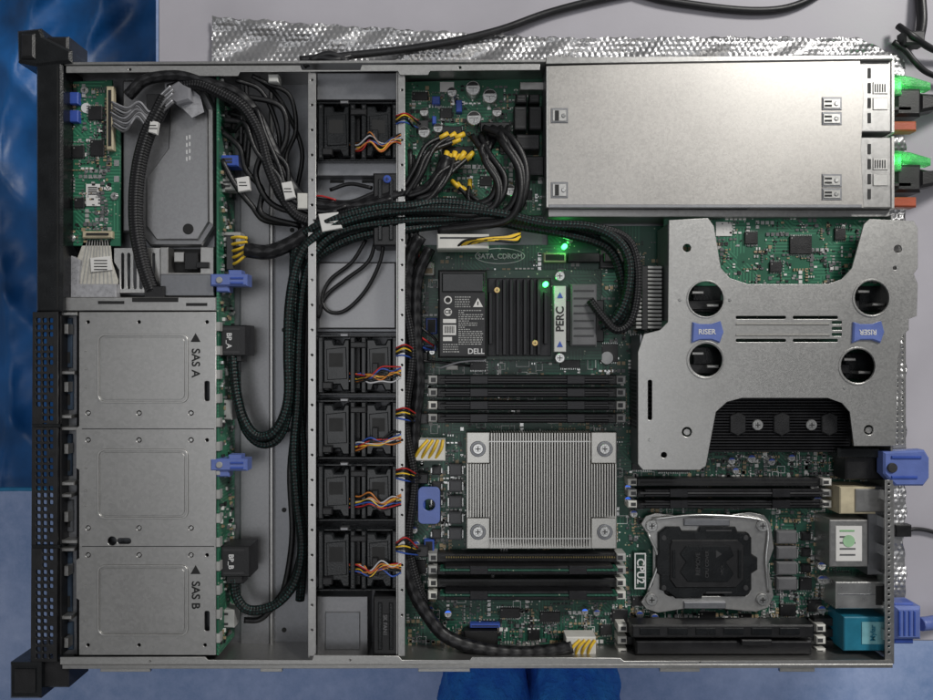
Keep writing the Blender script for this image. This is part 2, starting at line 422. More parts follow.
# drive cage
cg=[(79,312),(216,312),(216,655),(79,655),(79,600),(76,598),(76,560),(79,558),(79,470),(76,468),(76,428),(79,426)]
hl=[]
for y in (413,440,528,555):
    for x in (88,139,191): hl.append(circ(x,y,2.6,12))
hl+=[circ(112,541,4.6,14)]
hl+=[circ(y_[0],y_[1],1.8,8) for y_ in ((88,322),(139,322),(207,322),(88,645),(139,645),(205,645),(207,440),(207,555))]
hl+=[rr(204.5,381,209.5,401,1.6,2),rr(204.5,611,209.5,631,1.6,2),rr(117,538,131,544,2.8,3)]
cage=plate(ch,'drive_cage',steel,cg,hl,59,1.8,.35)
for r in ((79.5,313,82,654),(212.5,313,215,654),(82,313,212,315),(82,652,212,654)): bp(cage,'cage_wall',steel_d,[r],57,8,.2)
bp(cage,'inner_carrier',plate_g,[(83,316,211,651)],50,9,.5)
for y in (413,440,528,555):
    for x in (88,139,191):
        MB().cyl(x,y,1.9,58,50,.3,0,10).build('cage_rivet',silver,cage)
for y0,y1 in ((335,402),(450,518),(566,635)):
    plate(cage,'embossed_panel',steel_l,rr(97,y0-1,188,y1+1,7),[rr(98.7,y0+.7,186.3,y1-.7,6)],60.4,1.4,.35)
    plate(cage,'embossed_step',steel,rr(100.5,y0+2.5,184.5,y1-2.5,5),[],59.7,.8,.3)
for y in (428.5,546): bp(cage,'seam',ink,[(82,y,214,y+.7)],59.25,58.5,0)
for y in (350,368,386,468,490,505,585,603,620): bp(cage,'cage_dimple',steel_l,[(84,y,86.5,y+1.4)],60,58.8,.3)
for y,s in ((356,'SAS A'),(588,'SAS B')):
    text(cage,s,195.5,y+7,59.1,11.5,-90,ink)
    MB().prism([(190.5,y-14),(195.5,y-23),(200.5,y-14)],59.3,58.8,0).build('arrow_mark',ink,cage)
bp(ch,'cross_ledge',steel,[(64,297,216,311)],57,8,.8)
bp(ch,'ledge_slot',ink,[(98,301,124,304),(132,297.7,178,302),(186,303,207,306)],57.6,56,0)
bp(ch,'cross_ledge',steel_d,[(160,274,214,296)],52,8,.8)
# upper-left bay
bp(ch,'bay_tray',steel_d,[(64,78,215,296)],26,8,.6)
tray=pp(ch,'raised_tray_panel',trayg,[(122,80),(200,80),(214,108),(215,226),(202,246),(150,246),(138,232),(122,232)],38,26,1.8)
pp(tray,'panel_step',galv('grey_panel_lit',(.38,.38,.39),.4,.3),[(172,86),(196,86),(208,112),(209,222),(198,240),(156,240),(146,226),(146,178),(168,148)],40.5,37,1.4)  # lighter copy of the tray grey, light put into its colour
pp(tray,'folded_lip',steel_l,[(208,108),(213,110),(213.5,226),(209,222)],42,38,.6)
for k,(yy) in enumerate((136,143,150,157)): bm1(tray,'printed_line',inkw,[(186,yy,187.2,yy+4),(189,yy-1,190.2,yy+3)],41,39.5,0)
MB().cyl(188,229,5.5,41,38,.4,0,20).build('tray_hole',ink,tray)
MB().cyl(196,100,2.4,41.5,39,.4,0,12).build('rivet',silver,tray)
for r in ((160,247,168,276),(200,247,214,276),(168,272.5,200,276)): bp(ch,'bay_frame',steel,[r],46,26,.8)
bp(ch,'bay_recess',ink,[(168,249,200,272)],30,26,.5); bp(ch,'bay_spring',steel_l,[(174,252,184,262)],42,30,.5); bp(ch,'bay_spring',black,[(184,252,198,270)],44,30,1)
bp(ch,'bay_clip',black,[(196,262,208,268)],50,46,.6)
bright=galv('vent_steel',(.62,.615,.60),.32,.4)
plate(ch,'slotted_vent',bright,[(114,248),(160,248),(160,293),(119,293),(119,270),(114,262)],[rr(121+k*6.2,253,124+k*6.2,289,1.2,2) for k in range(6)],42,1.6,.3)
for k in range(4): bp(ch,'cutout',ink,[(66,254+k*9,80,259+k*9)],27,25,0)
bp(ch,'bay_clip',steel_l,[(200,78,212,84)],42,26,.8)
for x0,x1,zt in ((308,314,58),(396,402,58)):
    wall('fan_wall',[(x0,72),(x0+2,72),(x0+2,658),(x0,658)],zt)
plate(ch,'fan_wall_flange',steel,[(308,73),(316,73),(316,656),(308,656)],[circ(312,80+k*25,1.3,8) for k in range(23)],59,1.4)
plate(ch,'fan_wall_flange',steel,[(398,73),(405,73),(405,656),(398,656)],[circ(402,90+k*25,1.2,8) for k in range(22)],59,1.4)
bp(ch,'fan_shelf',steel_d,[(317,73,397,100)],40,8,.6); bp(ch,'fan_shelf',steel_d,[(317,163,397,176)],40,8,.6)
bp(ch,'fan_shelf',steel_d,[(317,176,397,332)],24,8,.6)
pp(ch,'shelf_step',trayg,[(318,262),(396,262),(396,329),(318,329)],30,24.2,1.5)
for r in ((330,180,344,183),(362,180,374,183)): bp(ch,'shelf_slot',ink,[r],24.5,23,0)
bp(ch,'shelf_step',trayg,[(317,596,368,655)],38,8,.8); bp(ch,'shelf_step',steel_d,[(325,612,360,650)],39.5,38,.8)
bp(ch,'channel_lip',steel,[(270,78,272.5,650)],14,7.1,.3)
bp(ch,'floor_channel',trayg,[(240,80,270,650)],11,7.1,1)
for y in (130,230,330,430,510,590,630):
    MB().cyl(284+(y%3)*4,y,2.4,7.6,7,.2,0,12).build('floor_hole',ink,ch)
for y0,y1 in ((173,246),(597,656)):
    br=bp(ch,'bracket_clip',black,[(373,y0,398,y1)],57,10,1.5)
    bp(br,'clip_rib',blackg,[(378,y0+6,382,y1-6),(389,y0+6,393,y1-6)],59,56,.8)
text(ch,'SK FAN1',385,625,59.5,5.5,-90,grey)
screw(ch,387,179,4,60,blue)
# PSU bay cover
cov=plate(ch,'power_supply_cover',cover,[(546,66),(860,58),(864,96),(861,150),(864,208),(546,208)],[],61,2,.4)
bp(cov,'cover_side',steel_d,[(546,66.5,548,207)],59,8,.2); bp(cov,'cover_side',steel_d,[(548,205,860,207.5)],59,8,.2)
bp(cov,'folded_edge',steel_l,[(546.2,66.5,548.6,207.5)],62.2,60.9,.4); bp(cov,'folded_edge',steel_d,[(549,204.5,862,207.6)],61.6,60.9,.3)
for (x0,y0,x1,y1) in ((551,108,568,123),(551,182,568,198),(822,97,842,110),(822,112,842,125),(822,174,842,187),(822,188,842,200)):
    f=bp(cov,'latch_window',steel_d,[(x0,y0,x1,y1)],61.8,60,.5)
    bp(f,'latch_tongue',steel_l,[(x0+1.4,y0+1.6,x1-1.4,y1-1.6)],62.6,61.5,.5)
    sw=(x1-x0)
    if x0<600:
        bp(f,'slot',ink,[(x0+4,y0+2.5,x0+8,y1-2.5)],63,62,0)
    else:
        bp(f,'slot',ink,[(x0+3,y0+3.5,x0+sw*.5,y0+5.3)],63,62,0); bp(f,'slot',ink,[(x0+3,y1-5.3,x0+sw*.5,y1-3.5)],63,62,0)
    MB().cyl(x0+sw*.74,(y0+y1)/2,2.2,63.4,62,.5).build('rivet',silver,f)
pp(ch,'cover_flap',steel,[(548,209),(890,210),(890,217),(548,217)],50,8,.6)
pp(ch,'wall_flange',steel,[(546,57),(893,55),(893,59),(546,64)],62.8,60,.5)
# ------------------------------------------------------------------ PSUs
for k,(y0,y1) in enumerate(((60,133),(136,209))):
    t=thing('power_supply',['silver power supply end nearest the top edge of the server','silver power supply end beside the riser bracket'][k],'power supply',880,(y0+y1)/2,8,'power supplies at the rear')
    bp(t,'casing',steel,[(750,y0+1,891,y1-1)],58,9,1)
    bp(t,'rear_plate',steel_l,[(891,y0,895,y1)],58,9,.8)
    for m in range(4): bp(t,'vent_slot',ink,[(868,y0+8+m*15,871,y0+18+m*15)],58.5,57,0)
    o=bp(t,'embossed_square',steel_l,[(873,y0+22,888,y0+34)],58.8,57,.6); bp(t,'embossed_square',steel_l,[(873,y0+38,888,y0+50)],58.8,57,.6)
    mb=MB()
    for a in range(5): mb.box(875+a*2.4,y0+24,876+a*2.4,y0+32,59.2,58.5,0)
    mb.build('fine_vent',dgrey,t)
    bp(t,'pull_handle',black,[(894,y0+46,912,y0+51)],44,20,1)
    bp(t,'release_tab',orange,[(892,y1-12,917,y1-2)],50,38,1.5)
    bp(t,'status_light',greenp,[(893,y0+17,902,y0+35)],46,38,1)
    c=thing('mains_cable',['black power cord plugged into the upper supply','black power cord plugged into the lower supply'][k],'power cord',915,y0+40,10,'power cords')
    bp(c,'plug',black,[(896,y0+28,922,y0+56)],44,14,3)
    pp(c,'plug_guard',greenp,[(897,y0+14),(912,y0+16),(932,y0+22),(932,y0+29),(914,y0+28),(897,y0+26)],38,26,2)
    pp(c,'plug_neck',black,[(920,y0+32),(940,y0+36),(940,y0+48),(920,y0+52)],38,18,3)
    MB().tube([(920,y0+42,28),(935,y0+42,28),(955,y0+36,18),(990,y0+20,8),(1060,-20,8),(1150,-80,8)],8,n=12).build('cord',cordm,c)
    l=bpy.data.lights.new('led_glow','POINT'); l.color=(.1,1,.25); l.energy=.008; l.shadow_soft_size=.003
    lo=bpy.data.objects.new('led_glow',l); lo.location=U(906,y0+22,50); C.objects.link(lo)
# ------------------------------------------------------------------ motherboard
mo=thing('motherboard','large dark green motherboard covering the right half of the chassis','circuit board',640,420,9)
MB().prism([(404,245),(548,245),(548,226),(884,226),(884,650),(404,650)],14,11.5,.2).build('circuit_board',pcb,mo)
def scatter(x0,y0,x1,y1,n,mb,z,mats=6,big=1.):
    for _ in range(n):
        x=random.uniform(x0,x1);y=random.uniform(y0,y1); m=random.choice((0,0,1,1,1,3,3,2,4,5))
        w,h=random.choice(((1.4,2.6),(2.6,1.4),(1,1.8),(1.8,1),(3,2),(3.4,3.4),(1.2,1.2)))
        w*=big;h*=big
        nrow=random.choice((1,1,1,2,3,5)); dx,dy=((w+1.4),0) if random.random()<.5 else (0,h+1.4)
        for k in range(nrow):
            xx,yy=x+dx*k,y+dy*k
            if 472<xx<527 and 244<yy<267: continue
            if 630<xx<652 and 545<yy<596: continue
            if xx+w<x1 and yy+h<y1: mb.box(xx,yy,xx+w,yy+h,z+random.choice((.6,1,1.4)),z-.1,0,m)
smd=[tan,grey,lgrey,black,silver,paper]
mb=MB(); scatter(404,250,884,650,2600,mb,14)
for reg,n in (((404,250,436,650),200),((600,240,660,480),200),((625,510,655,625),80),((770,480,840,625),240),((430,603,640,655),280),((690,450,890,480),220),((625,610,830,626),120),((434,440,466,552),120)): scatter(*reg,n,mb,14)
mb.build('surface_components',smd,mo,kind='stuff')
mb=MB()
for _ in range(260):
    x=random.uniform(406,870);y=random.uniform(266,640);w=random.uniform(4,14);h=random.uniform(4,12)
    if x+w>628 and x<652 and y+h>545 and y<598: continue
    mb.box(x,y,x+w,y+.5,14.25,14,0);mb.box(x,y+h,x+w,y+h+.5,14.25,14,0);mb.box(x,y+.5,x+.5,y+h,14.25,14,0);mb.box(x+w-.5,y+.5,x+w,y+h,14.25,14,0)
mb.build('silkscreen_print',inkw,mo,kind='stuff')
def chip(parent,x0,y0,x1,y1,z,h=2.5,mat=None,legs=True,name='chip'):
    mb=MB(); mb.box(x0,y0,x1,y1,z+h,z,.4)
    if legs:
        n=int((x1-x0)/1.8)
        for i in range(n):
            x=x0+1+(x1-x0-2)*i/max(1,n-1); mb.box(x-.3,y0-1.6,x+.3,y0,z+.8,z,0,1); mb.box(x-.3,y1,x+.3,y1+1.6,z+.8,z,0,1)
    mb.cyl(x0+2,y0+2,.6,z+h+.15,z+h-.1,0,2,6)
    return mb.build(name,[mat or black,silver,lgrey],parent)
for r in ((600,344,618,362),(632,452,652,470),(658,452,690,472),(612,610,628,622),(540,612,560,622),(500,608,520,618),(808,600,822,612),(780,604,796,616),(412,560,426,574),(410,345,424,358),(696,492,706,500),(838,572,850,580),(412,470,424,482),(560,358,580,368),(470,362,486,370),(632,597,644,606),(700,612,716,622),(740,614,752,622),(800,578,812,590),(600,625,612,635),(528,630,540,640)):
    chip(mo,*r,14)
def cap(parent,x,y,r,z,h,dark=ink,zt=None):
    mb=MB(); mb.cyl(x,y,r,z+h,z,.7,0,16)
    mb.prism([(x+r*.85*math.cos(a),y+r*.85*math.sin(a)) for a in [math.radians(200+15*k) for k in range(10)]],z+h+.2,z+h-.2,0,1)
    mb.box(x-r*.6,y-.25,x+r*.6,y+.25,z+h+.25,z+h,0,2); mb.box(x-.25,y+.25,x+.25,y+r*.6,z+h+.25,z+h,0,2)
    return mb.build('capacitor',[silver,dark,grey],parent)
for x,y,r in ((732,461,4),(752,459,4.5),(772,462,4),(792,458,4),(736,471,3.5),(815,487,4.5),(818,500,4.5),(822,566,4.5),(822,580,4.5),(768,506,3.5),(628,488,3.5),(628,500,3.5),(634,514,4),(414,380,3.5),(414,530,4),(416,545,4),(432,352,3.2),(430,610,4),(448,614,4),(640,615,4),(655,618,4),(585,612,3.6),(597,613,3.6),(570,240,3.5),(822,610,4.5),(824,534,4)):
    cap(mo,x,y,r,14,9,capglow if (x+y)%3==0 else blue)
def choke(x0,y0,x1,y1,h=8,mat=grey,parent=mo):
    mb=MB(); mb.box(x0,y0,x1,y1,14+h,14,1); mb.box(x0+1.5,y0+1.5,x1-1.5,y1-1.5,14+h+.4,14+h-.5,.3,0)
    mb.box(x0-1.2,y0+2,x0,y1-2,15.5,14,0,1); mb.box(x1,y0+2,x1+1.2,y1-2,15.5,14,0,1)
    return mb.build('inductor',[mat,silver],parent)
for k in range(4): choke(777,531+k*15.5,797,544+k*15.5)
for k in range(5): choke(449,464+k*16,462,476+k*16,8,grey)
for k in range(5): choke(432,466+k*16,441,475+k*16,6,dgrey)
for k in range(3): choke(802,532+k*16,811,541+k*16,4,black)
def slot(x0,x1,y0,y1,zt=32):
    m=MB(); m.box(x0+9,y0,x1-9,y1,zt-2,14,1)
    m.box(x0+12,y0+(y1-y0)*.4,x1-12,y0+(y1-y0)*.6,zt-1.6,zt-4,0,1)
    o=m.build('memory_slot',[black,ink],mo)
    for a,b in ((x0,x0+9),(x1-9,x1)):
        q=bp(o,'end_block',lgrey if (y0//1)%2 else white,[(a,y0+.8,b,y1-.8)],zt+4,14,1)
    for r in ((x0+3,y0+2.6,x0+8,y1-2.6),(x1-8,y0+2.6,x1-3,y1-2.6)): bp(o,'block_slot',dgrey,[r],zt+4.3,zt+3,0)
    return o
def dimm(x0,x1,y0,y1,zt,label,mat=blackm,board=pcb,group=None):
    t=thing('memory_module',label,'memory module',(x0+x1)/2,(y0+y1)/2,30,group)
    bp(t,'module_board',board,[(x0,(y0+y1)/2-1.,x1,(y0+y1)/2+1.)],zt,30,.3)
    bp(t,'heat_spreader',mat,[(x0+5,y0,x1-5,(y0+y1)/2-1.1)],zt-1,32,.8); bp(t,'heat_spreader',mat,[(x0+5,(y0+y1)/2+1.1,x1-5,y1)],zt-1,32,.8)
    xm=(x0+x1)/2
    bp(t,'spreader_clip',mat,[(x0+30,y0-.3,x0+48,y1+.3),(xm+40,y0-.3,xm+58,y1+.3)],zt+.7,zt-3,.5)
    return t
ordn=['topmost','second','third','lowest']
for k in range(4):
    y=375+k*12.8; slot(428,626,y,y+9.6,30)
    dimm(440,614,y+1,y+8.6,40,'%s black blank module of the four above the silver heatsink'%ordn[k],blackm,black,'modules above the heatsink')
for k in range(4):
    y=553+k*12.6; slot(428,626,y,y+9.6,30)
for k,(kk,l) in enumerate(((1,'upper black memory module with dark green edge just below the silver heatsink'),(3,'lower black memory module with dark green edge below the silver heatsink'))):
    y=553+kk*12.6
    dimm(440,618,y+.6,y+8.6,46,l,blackm,pcb,'memory modules below the heatsink')
mb=MB()
for k in range(72): mb.box(446+k*2.4,556.5,447.2+k*2.4,558.,30,27,0)
mb.build('slot_contact',gold,mo,kind='stuff')
for k in range(3):
    y=478+k*11; slot(628,832,y,y+8.6,28)
dimm(640,825,489.5,497,38,'black blank module above the covered processor socket',blackm,dgrey)
dimm(640,825,500.5,508,34,'black blank module lying closest above the covered processor socket',blackm,black)
for k in range(3):
    y=624+k*12; slot(618,826,y,y+9,28)
af=thing('memory_air_blank','thick black slotted blank in the memory slots at the lower chassis wall','air blank',725,640,30)
bp(af,'body',black,[(632,625,814,638)],50,30,1.5); bp(af,'body',blackm,[(636,641,812,655)],44,30,1.5)
for k in range(6): bp(af,'rib',blackg,[(640+k*28,628,660+k*28,635)],51.5,49,.7)
bp(af,'hook',black,[(742,640,772,646)],50,42,1)
def conn(name,mat,rect,zt,label=None,zb=14,inner=None):
    o=bp(mo,name,mat,[rect],zt,zb,.8,label)
    if inner: bp(o,'socket_opening',inner,[(rect[0]+1.5,rect[1]+1.5,rect[2]-1.5,rect[3]-1.5)],zt+.3,zt-1,0)
    return o
conn('pin_header',white,(413,263,434,275),24,None,14,tan)
conn('pin_header',blue,(426,318,437,334),22,None,14,ink)
conn('pin_header',white,(411,306,420,322),20); conn('pin_header',blue2,(424,345,436,351),22,None,14,ink)
conn('pin_header',black,(410,360,424,372),22,None,14,dgrey)
conn('pin_header',beige,(544,253,566,262),26,None,14,ink)
conn('card_slot',black,(568,253,600,262),26,None,14,ink); conn('card_slot',black,(604,253,630,262),26,None,14,ink)
conn('card_slot',black,(464,631,498,645),26,None,14,ink)
conn('card_slot',blue,(470,624,500,628),22,None,14,ink)
conn('pin_header',blue,(424,540,434,556),22,None,14,ink); conn('pin_header',white,(412,586,424,598),22)
conn('battery_holder',dgrey,(600,250,618,268),20)
MB().cyl(607,358,7,17,14,.8,0,24).build('coin_cell',galv('cell_steel',(.3,.3,.3),.4),mo)
for y0,y1 in ((266,330),(370,432)):
    mb=MB()
    for k in range(int((y1-y0)/4)): mb.box(636,y0+k*4,662,y0+k*4+2.6,44,14,.5)
    mb.box(642,y0,648,y1,45,14,.5,1); mb.build('riser_connector',[lgrey if y0<300 else black,black],mo)
for x,y in ((565,246),(546,284)):
    zl=24 if y<250 else 48
    MB().cyl(x,y,2.6,zl,zl-9,.5,0,12).build('status_light',ledg,mo)
    l=bpy.data.lights.new('led_glow','POINT'); l.color=(.1,1,.2); l.energy=.005; l.shadow_soft_size=.002
    lo=bpy.data.objects.new('led_glow',l); lo.location=U(x,y,zl+8); C.objects.link(lo)
la=plate(mo,'release_latch',blue2,rr(418,487,440,524,5),[circ(429,505,6,20)],34,3,.5)
bp(mo,'latch_post',blue,[(421,490,425,521)],31,14,.6)
plate(mo,'printed_frame',inkw,[(634.5,553),(646,553),(646,589),(634.5,589)],[[(635.8,554.3),(644.7,554.3),(644.7,587.7),(635.8,587.7)]],22,.3,.05)
bp(mo,'print_backing',pcbd,[(634,552.5,646.5,589.5)],21.6,14.1,.1); text(mo,'CPU2',640.3,571,22,10.5,-90,inkw)
mb=MB()
for k in range(40):
    a=6.28318*k/40; b=6.28318*(k+1)/40
    mb.prism([(500+25*math.cos(a),256+8*math.sin(a)),(500+25*math.cos(b),256+8*math.sin(b)),(500+24*math.cos(b),256+7.3*math.sin(b)),(500+24*math.cos(a),256+7.3*math.sin(a))],14.6,14.1,0)
mb.build('oval_print',inkw,mo)
def port(name,mat,rect,zt,op=None):
    o=bp(mo,name,mat,[rect],zt,14,1)
    return o
o=port('usb_port',beige,(840,487,876,514),44); bp(o,'shell',steel,[(856,489,886,512)],46,14,.8)
o=port('network_port',steel,(830,520,868,567),46); bp(o,'paper_label',paper,[(836,526,862,561)],46.6,46,0)
gi=M('green_ink',(.2,.42,.2),.6,0,0,.1,1,0)
for k in range(5): bp(o,'printed_mark',gi if k==0 else grey,[(840,530+k*6,840+random.uniform(8,18),531.6+k*6)],47,46.5,0)
MB().prism(circ(849,541,6,16),47.2,46.5,0).build('round_seal',M('seal_green',(.3,.5,.3),.6),o)
o=port('network_port',silver,(836,582,884,609),48); bp(o,'shell_seam',steel_d,[(838,594,882,595)],48.4,47.5,0)
bp(o,'port_opening',ink,[(876,586,884,605)],48.5,40,0)
o=port('video_port',teal,(844,617,886,651),46); bp(o,'paper_label',M('pale_teal_label',(.2,.45,.5),.5),[(862,622,884,644)],46.7,46,0)
text(o,'Mylar',873,633,47,7,90,teal)
bp(mo,'port_shield',steel_d,[(868,486,886,575)],40,14,.8)
for k in range(6): bp(mo,'shield_finger',silver,[(884,490+k*28,889,500+k*28)],52,40,.5)
mb=MB()
for k in range(3): mb.box(814,618+k*11,834,626+k*11,24,14,.5)
mb.build('pin_header',black,mo)
# ------------------------------------------------------------------ processor socket
so=thing('processor_socket','empty processor socket with steel frame and black plastic cover','processor socket',705,563,14.2)
plate(so,'load_frame',steel,[(641,524),(646,516),(656,513),(690,517),(712,517),(750,512),(764,515),(771,524),(774,548),(768,565),(774,596),(768,608),(756,612),(712,608),(690,608),(658,613),(646,609),(641,602),(653,584),(653,542)],[rr(664,532,750,596,6)],24,2.5,.6)
bp(so,'socket_base',black,[(662,530,752,598)],19,14.3,.8)
cvp=pp(so,'plastic_cover',blackg,[(658,533),(666,527),(680,527),(682,531),(698,531),(700,527),(736,527),(738,532),(746,532),(752,538),(752,554),(758,558),(758,570),(752,574),(752,590),(746,597),(724,597),(722,593),(704,593),(702,599),(676,599),(668,593),(660,590),(660,576),(656,572),(656,556),(658,552)],28,19,1.6)
pp(cvp,'raised_panel',black,[(672,540),(738,540),(744,546),(744,580),(736,588),(676,588),(670,580),(670,546)],29.5,27,1)
pp(cvp,'raised_step',blackg,[(686,546),(730,546),(734,556),(726,562),(734,574),(728,582),(688,582),(680,572),(686,562),(680,554)],30.6,29,.6)
for x,y in ((664,538),(746,538),(664,588),(746,588)): MB().cyl(x,y,2.6,28.8,27,.3,0,12).build('cover_peg',dgrey,cvp)
for x in (674,740): bp(cvp,'grip_ridge',blackg,[(x-1.5,550,x+1.5,578)],31,29,.6)
for y in (530,592): bp(cvp,'grip_ridge',dgrey,[(706,y,732,y+1.6)],28.8,27.5,.3)
text(cvp,'REMOVE',698,564,31,6.,90,dgrey)
MB().prism([(716,550),(722,554),(716,558)],31,30.4,0).build('arrow_mark',dgrey,cvp)
text(cvp,'CPU COVER',707,564,31,5,90,dgrey); text(cvp,'>PC<',722,570,31,4,90,dgrey)
for x,y in ((652,526),(763,526),(652,600),(763,600)): screw(so,x,y,6,27)
MB().tube([(652,519,26),(700,515,28),(757,519,26),(768,530,26),(766,560,26),(768,592,24)],1.5).build('load_lever',silver,so)
MB().tube([(648,533,26),(658,560,26),(648,592,26)],1.4).build('load_lever',silver,so)
bp(so,'frame_tab',steel_d,[(684,519,730,526)],27,22,.8); bp(so,'frame_tab',steel_d,[(684,602,726,609)],27,22,.8)
# ------------------------------------------------------------------ heatsink
hs=thing('processor_heatsink','square silver finned heatsink with four corner screws on the motherboard','heatsink',541,490,14.2)
bp(hs,'base_plate',alu,[(466,432,617,549)],22,15,.8)
mb=MB()
for k in range(57):
    x=467.3+k*2.64
    if x<490 or x>591: mb.box(x,464,x+1.15,517,48,22,0)
    else: mb.box(x,433,x+1.15,548,50,22,0)
mb.build('cooling_fins',alu,hs)
for x0,x1 in ((467,489.5),(591.5,616)):
    for y0,y1 in ((432.5,463),(518,548.5)):
        pp(hs,'corner_plate',alu,[(x0,y0),(x1,y0),(x1,y1),(x0,y1)],46,44.5,.4)
for r in ((489,441,591,442),(489,538,591,539)): bp(hs,'cross_bar',steel_l,[r],50.6,49,0)
for x,y in ((478,449),(605,449),(478,532),(605,532)):
    MB().cyl(x,y,8,47,44,.5,0,20).build('screw_well',steel_d,hs); screw(hs,x,y,5.4,50,silver,5)
# ------------------------------------------------------------------ power distribution board
pd=thing('power_board','green power distribution board beside the silver power supply cover','circuit board',474,140,9)
MB().prism([(405,82),(546,78),(546,215),(405,215)],18,15.5,.2).build('circuit_board',pcbb,pd)
mb=MB(); scatter(408,85,544,212,520,mb,18,6,1.1); mb.build('surface_components',smd,pd,kind='stuff')
for x,y,r in ((473,88,7.5),(490,96,7.5),(474,118,7.5),(497,112,5),(424,132,6),(438,128,5),(424,112,4.5),(510,190,6),(424,152,4),(452,92,5)): cap(pd,x,y,r,18,16,ink)
for r in ((412,92,428,100),(440,108,452,118),(500,140,512,152),(480,176,492,186),(520,190,532,200)): chip(pd,*r,18)
for (x0,y0,x1,y1) in ((516,94,527,103),(529,94,540,103),(514,106,527,130),(529,106,542,130),(516,134,540,150),(518,156,544,176)):
    o=bp(pd,'power_terminal',black,[(x0,y0,x1,y1)],38,18,1.2)
    for r in ((x0+2,y0+2,x1-2,y0+3.5),(x0+2,y1-4,x1-2,y1-2.5)): bp(o,'terminal_slot',dgrey,[r],38.5,37,0)
bp(pd,'paper_label',paper,[(440,82,454,92)],19,18,0); bp(pd,'metal_blade',steel,[(520,82,544,90)],34,18,.6)
for r in ((432,96,440,104),(456,100,462,112),(432,116,436,124)): bp(pd,'pin_header',blue,[r],26,18,.8)
# ------------------------------------------------------------------ RAID card
rc=thing('storage_controller_card','black storage controller card with finned heatsink and battery in the board centre','controller card',510,315,26)
bp(rc,'card_board',pcbd,[(438,270,602,360)],30,28,.3)
bat=bp(rc,'battery_pack',black,[(438,270,487,358)],50,30,2)
bp(bat,'top_block',blackg,[(442,273,484,292)],52,49,1)
lb=bp(bat,'printed_label',black,[(441,294,485,355)],50.7,49.8,0)
for x,y in ((448,300),(448,312)): MB().prism(circ(x,y,4,16),51.1,50.6,0).build('round_mark',paper,bat)
MB().prism(circ(448,300,2.7,12),51.4,51,0).build('recycling_mark',ink,bat)
for r in ((443,319,456,323),(443,325,456,335),(443,337,452,341)): bp(bat,'label_patch',paper,[r],51,50.6,0)
bm1(bat,'barcode',ink,[(444.5+k*1.5,326,445.2+k*1.5,333) for k in range(7)],51.3,50.9,0)
MB().prism([(473,307),(483,307),(478,298)],51.1,50.6,0).build('warning_mark',paper,bat)
MB().prism([(477.5,305),(478.5,305),(478.5,301.5),(477.5,301.5)],51.4,51,0).build('exclamation_mark',ink,bat)
mb=MB()
for k in range(17):
    x=458.5
    while x<482:
        w=random.uniform(.8,3.2); mb.box(x,310+k*2.1,min(484,x+w),311+k*2.1,51,50.6,0); x+=w+.8
        if random.random()<.06: break
mb.build('small_print',lgrey,bat,kind='stuff')
mb=MB()
for k in range(5):
    x=455
    while x<469:
        w=random.uniform(.8,2.4); mb.box(x,296.5+k*2.4,x+w,297.6+k*2.4,51,50.6,0); x+=w+.8
for k in range(4):
    x=443
    while x<458:
        w=random.uniform(.8,2.4); mb.box(x,344+k*2.4,x+w,345.1+k*2.4,51,50.6,0); x+=w+.8
mb.build('small_print',lgrey,bat,kind='stuff')
text(bat,'CE',448,312,51.2,5.6,0,ink); text(bat,'DELL',476,351.5,51,7.5,0,inkw)
hsb=MB(); hsb.box(488,278,551,356,34,30,.6)
for k in range(9): hsb.box(489+k*6.9,279 if 0<k<8 else 292,492.2+k*6.9,355 if 0<k<8 else 344,46,34,.4)
hsb.build('black_heatsink',blackm,rc)
for x,y in ((497,290),(535,343)): screw(rc,x,y,3.2,47,brass)
bp(rc,'label_strip',perc_l,[(554,286,566,352)],42,30,.6); text(rc,'PERC',560.3,319,42.2,11,90,ink)
for y in (295,344):
    MB().prism([(557,y+3),(563,y+3),(560,y-3)],42.5,42,0).build('arrow_mark',blue,rc)
for x,y in ((560,276),(560,358)): screw(rc,x,y,5,44,silver)
bp(rc,'cable_connector',grey,[(571,284,597,346)],44,30,1.5); bp(rc,'connector_housing',black,[(566,300,604,342)],36,30,1)
for k in range(7): bp(rc,'connector_rib',dgrey,[(574,290+k*7.5,594,291.5+k*7.5)],44.6,43,0)
text(mo,'SATA_CDROM',500,256.5,14.9,6.8,0,inkw)
# ------------------------------------------------------------------ riser assembly
ex=thing('expansion_card','green expansion card seen behind the top edge of the riser bracket','expansion card',790,255,30)
bp(ex,'card_board',pcbb,[(664,216,882,286)],40,38,.3)
mb=MB(); scatter(666,218,880,284,330,mb,40); mb.build('surface_components',smd,ex,kind='stuff')
for r in ((745,232,758,244),(790,236,812,254),(835,228,846,240),(770,262,782,272)): chip(ex,*r,40)
bp(ex,'paper_label',paper,[(716,222,732,236)],41,40,0)
hk=thing('expansion_heatsink','black finned expansion card heatsink below the riser bracket','heatsink',775,430,16)
mb=MB(); mb.box(704,396,852,452,30,18,.6)
for k in range(19): mb.box(706,398+k*2.9,850,399.4+k*2.9,44,30,0)
mb.build('cooling_fins',blackm,hk)
for x,y in ((758,425),(812,425)): screw(hk,x,y,5.5,46)
for x in (738,782,830):
    MB().prism([(x-8,416),(x,412),(x+8,416),(x+8,432),(x,436),(x-8,432)],46,40,.8).build('spring_clip',black,hk)
ri=thing('riser_bracket','bright steel X-shaped riser bracket with four round openings','riser bracket',778,345,20)
outer=[(669,220),(708,218),(714,226),(721,268),(730,278),(748,284),(828,284),(842,279),(852,268),(864,224),(870,219),(914,221),(918,228),(918,268),(914,274),(918,284),(917,316),(909,319),(909,330),(902,336),(898,360),(896,446),(854,446),(850,412),(842,403),(828,398),(742,398),(727,402),(716,412),(706,466),(700,470),(643,470),(638,464),(638,352),(644,334),(660,330),(668,322)]
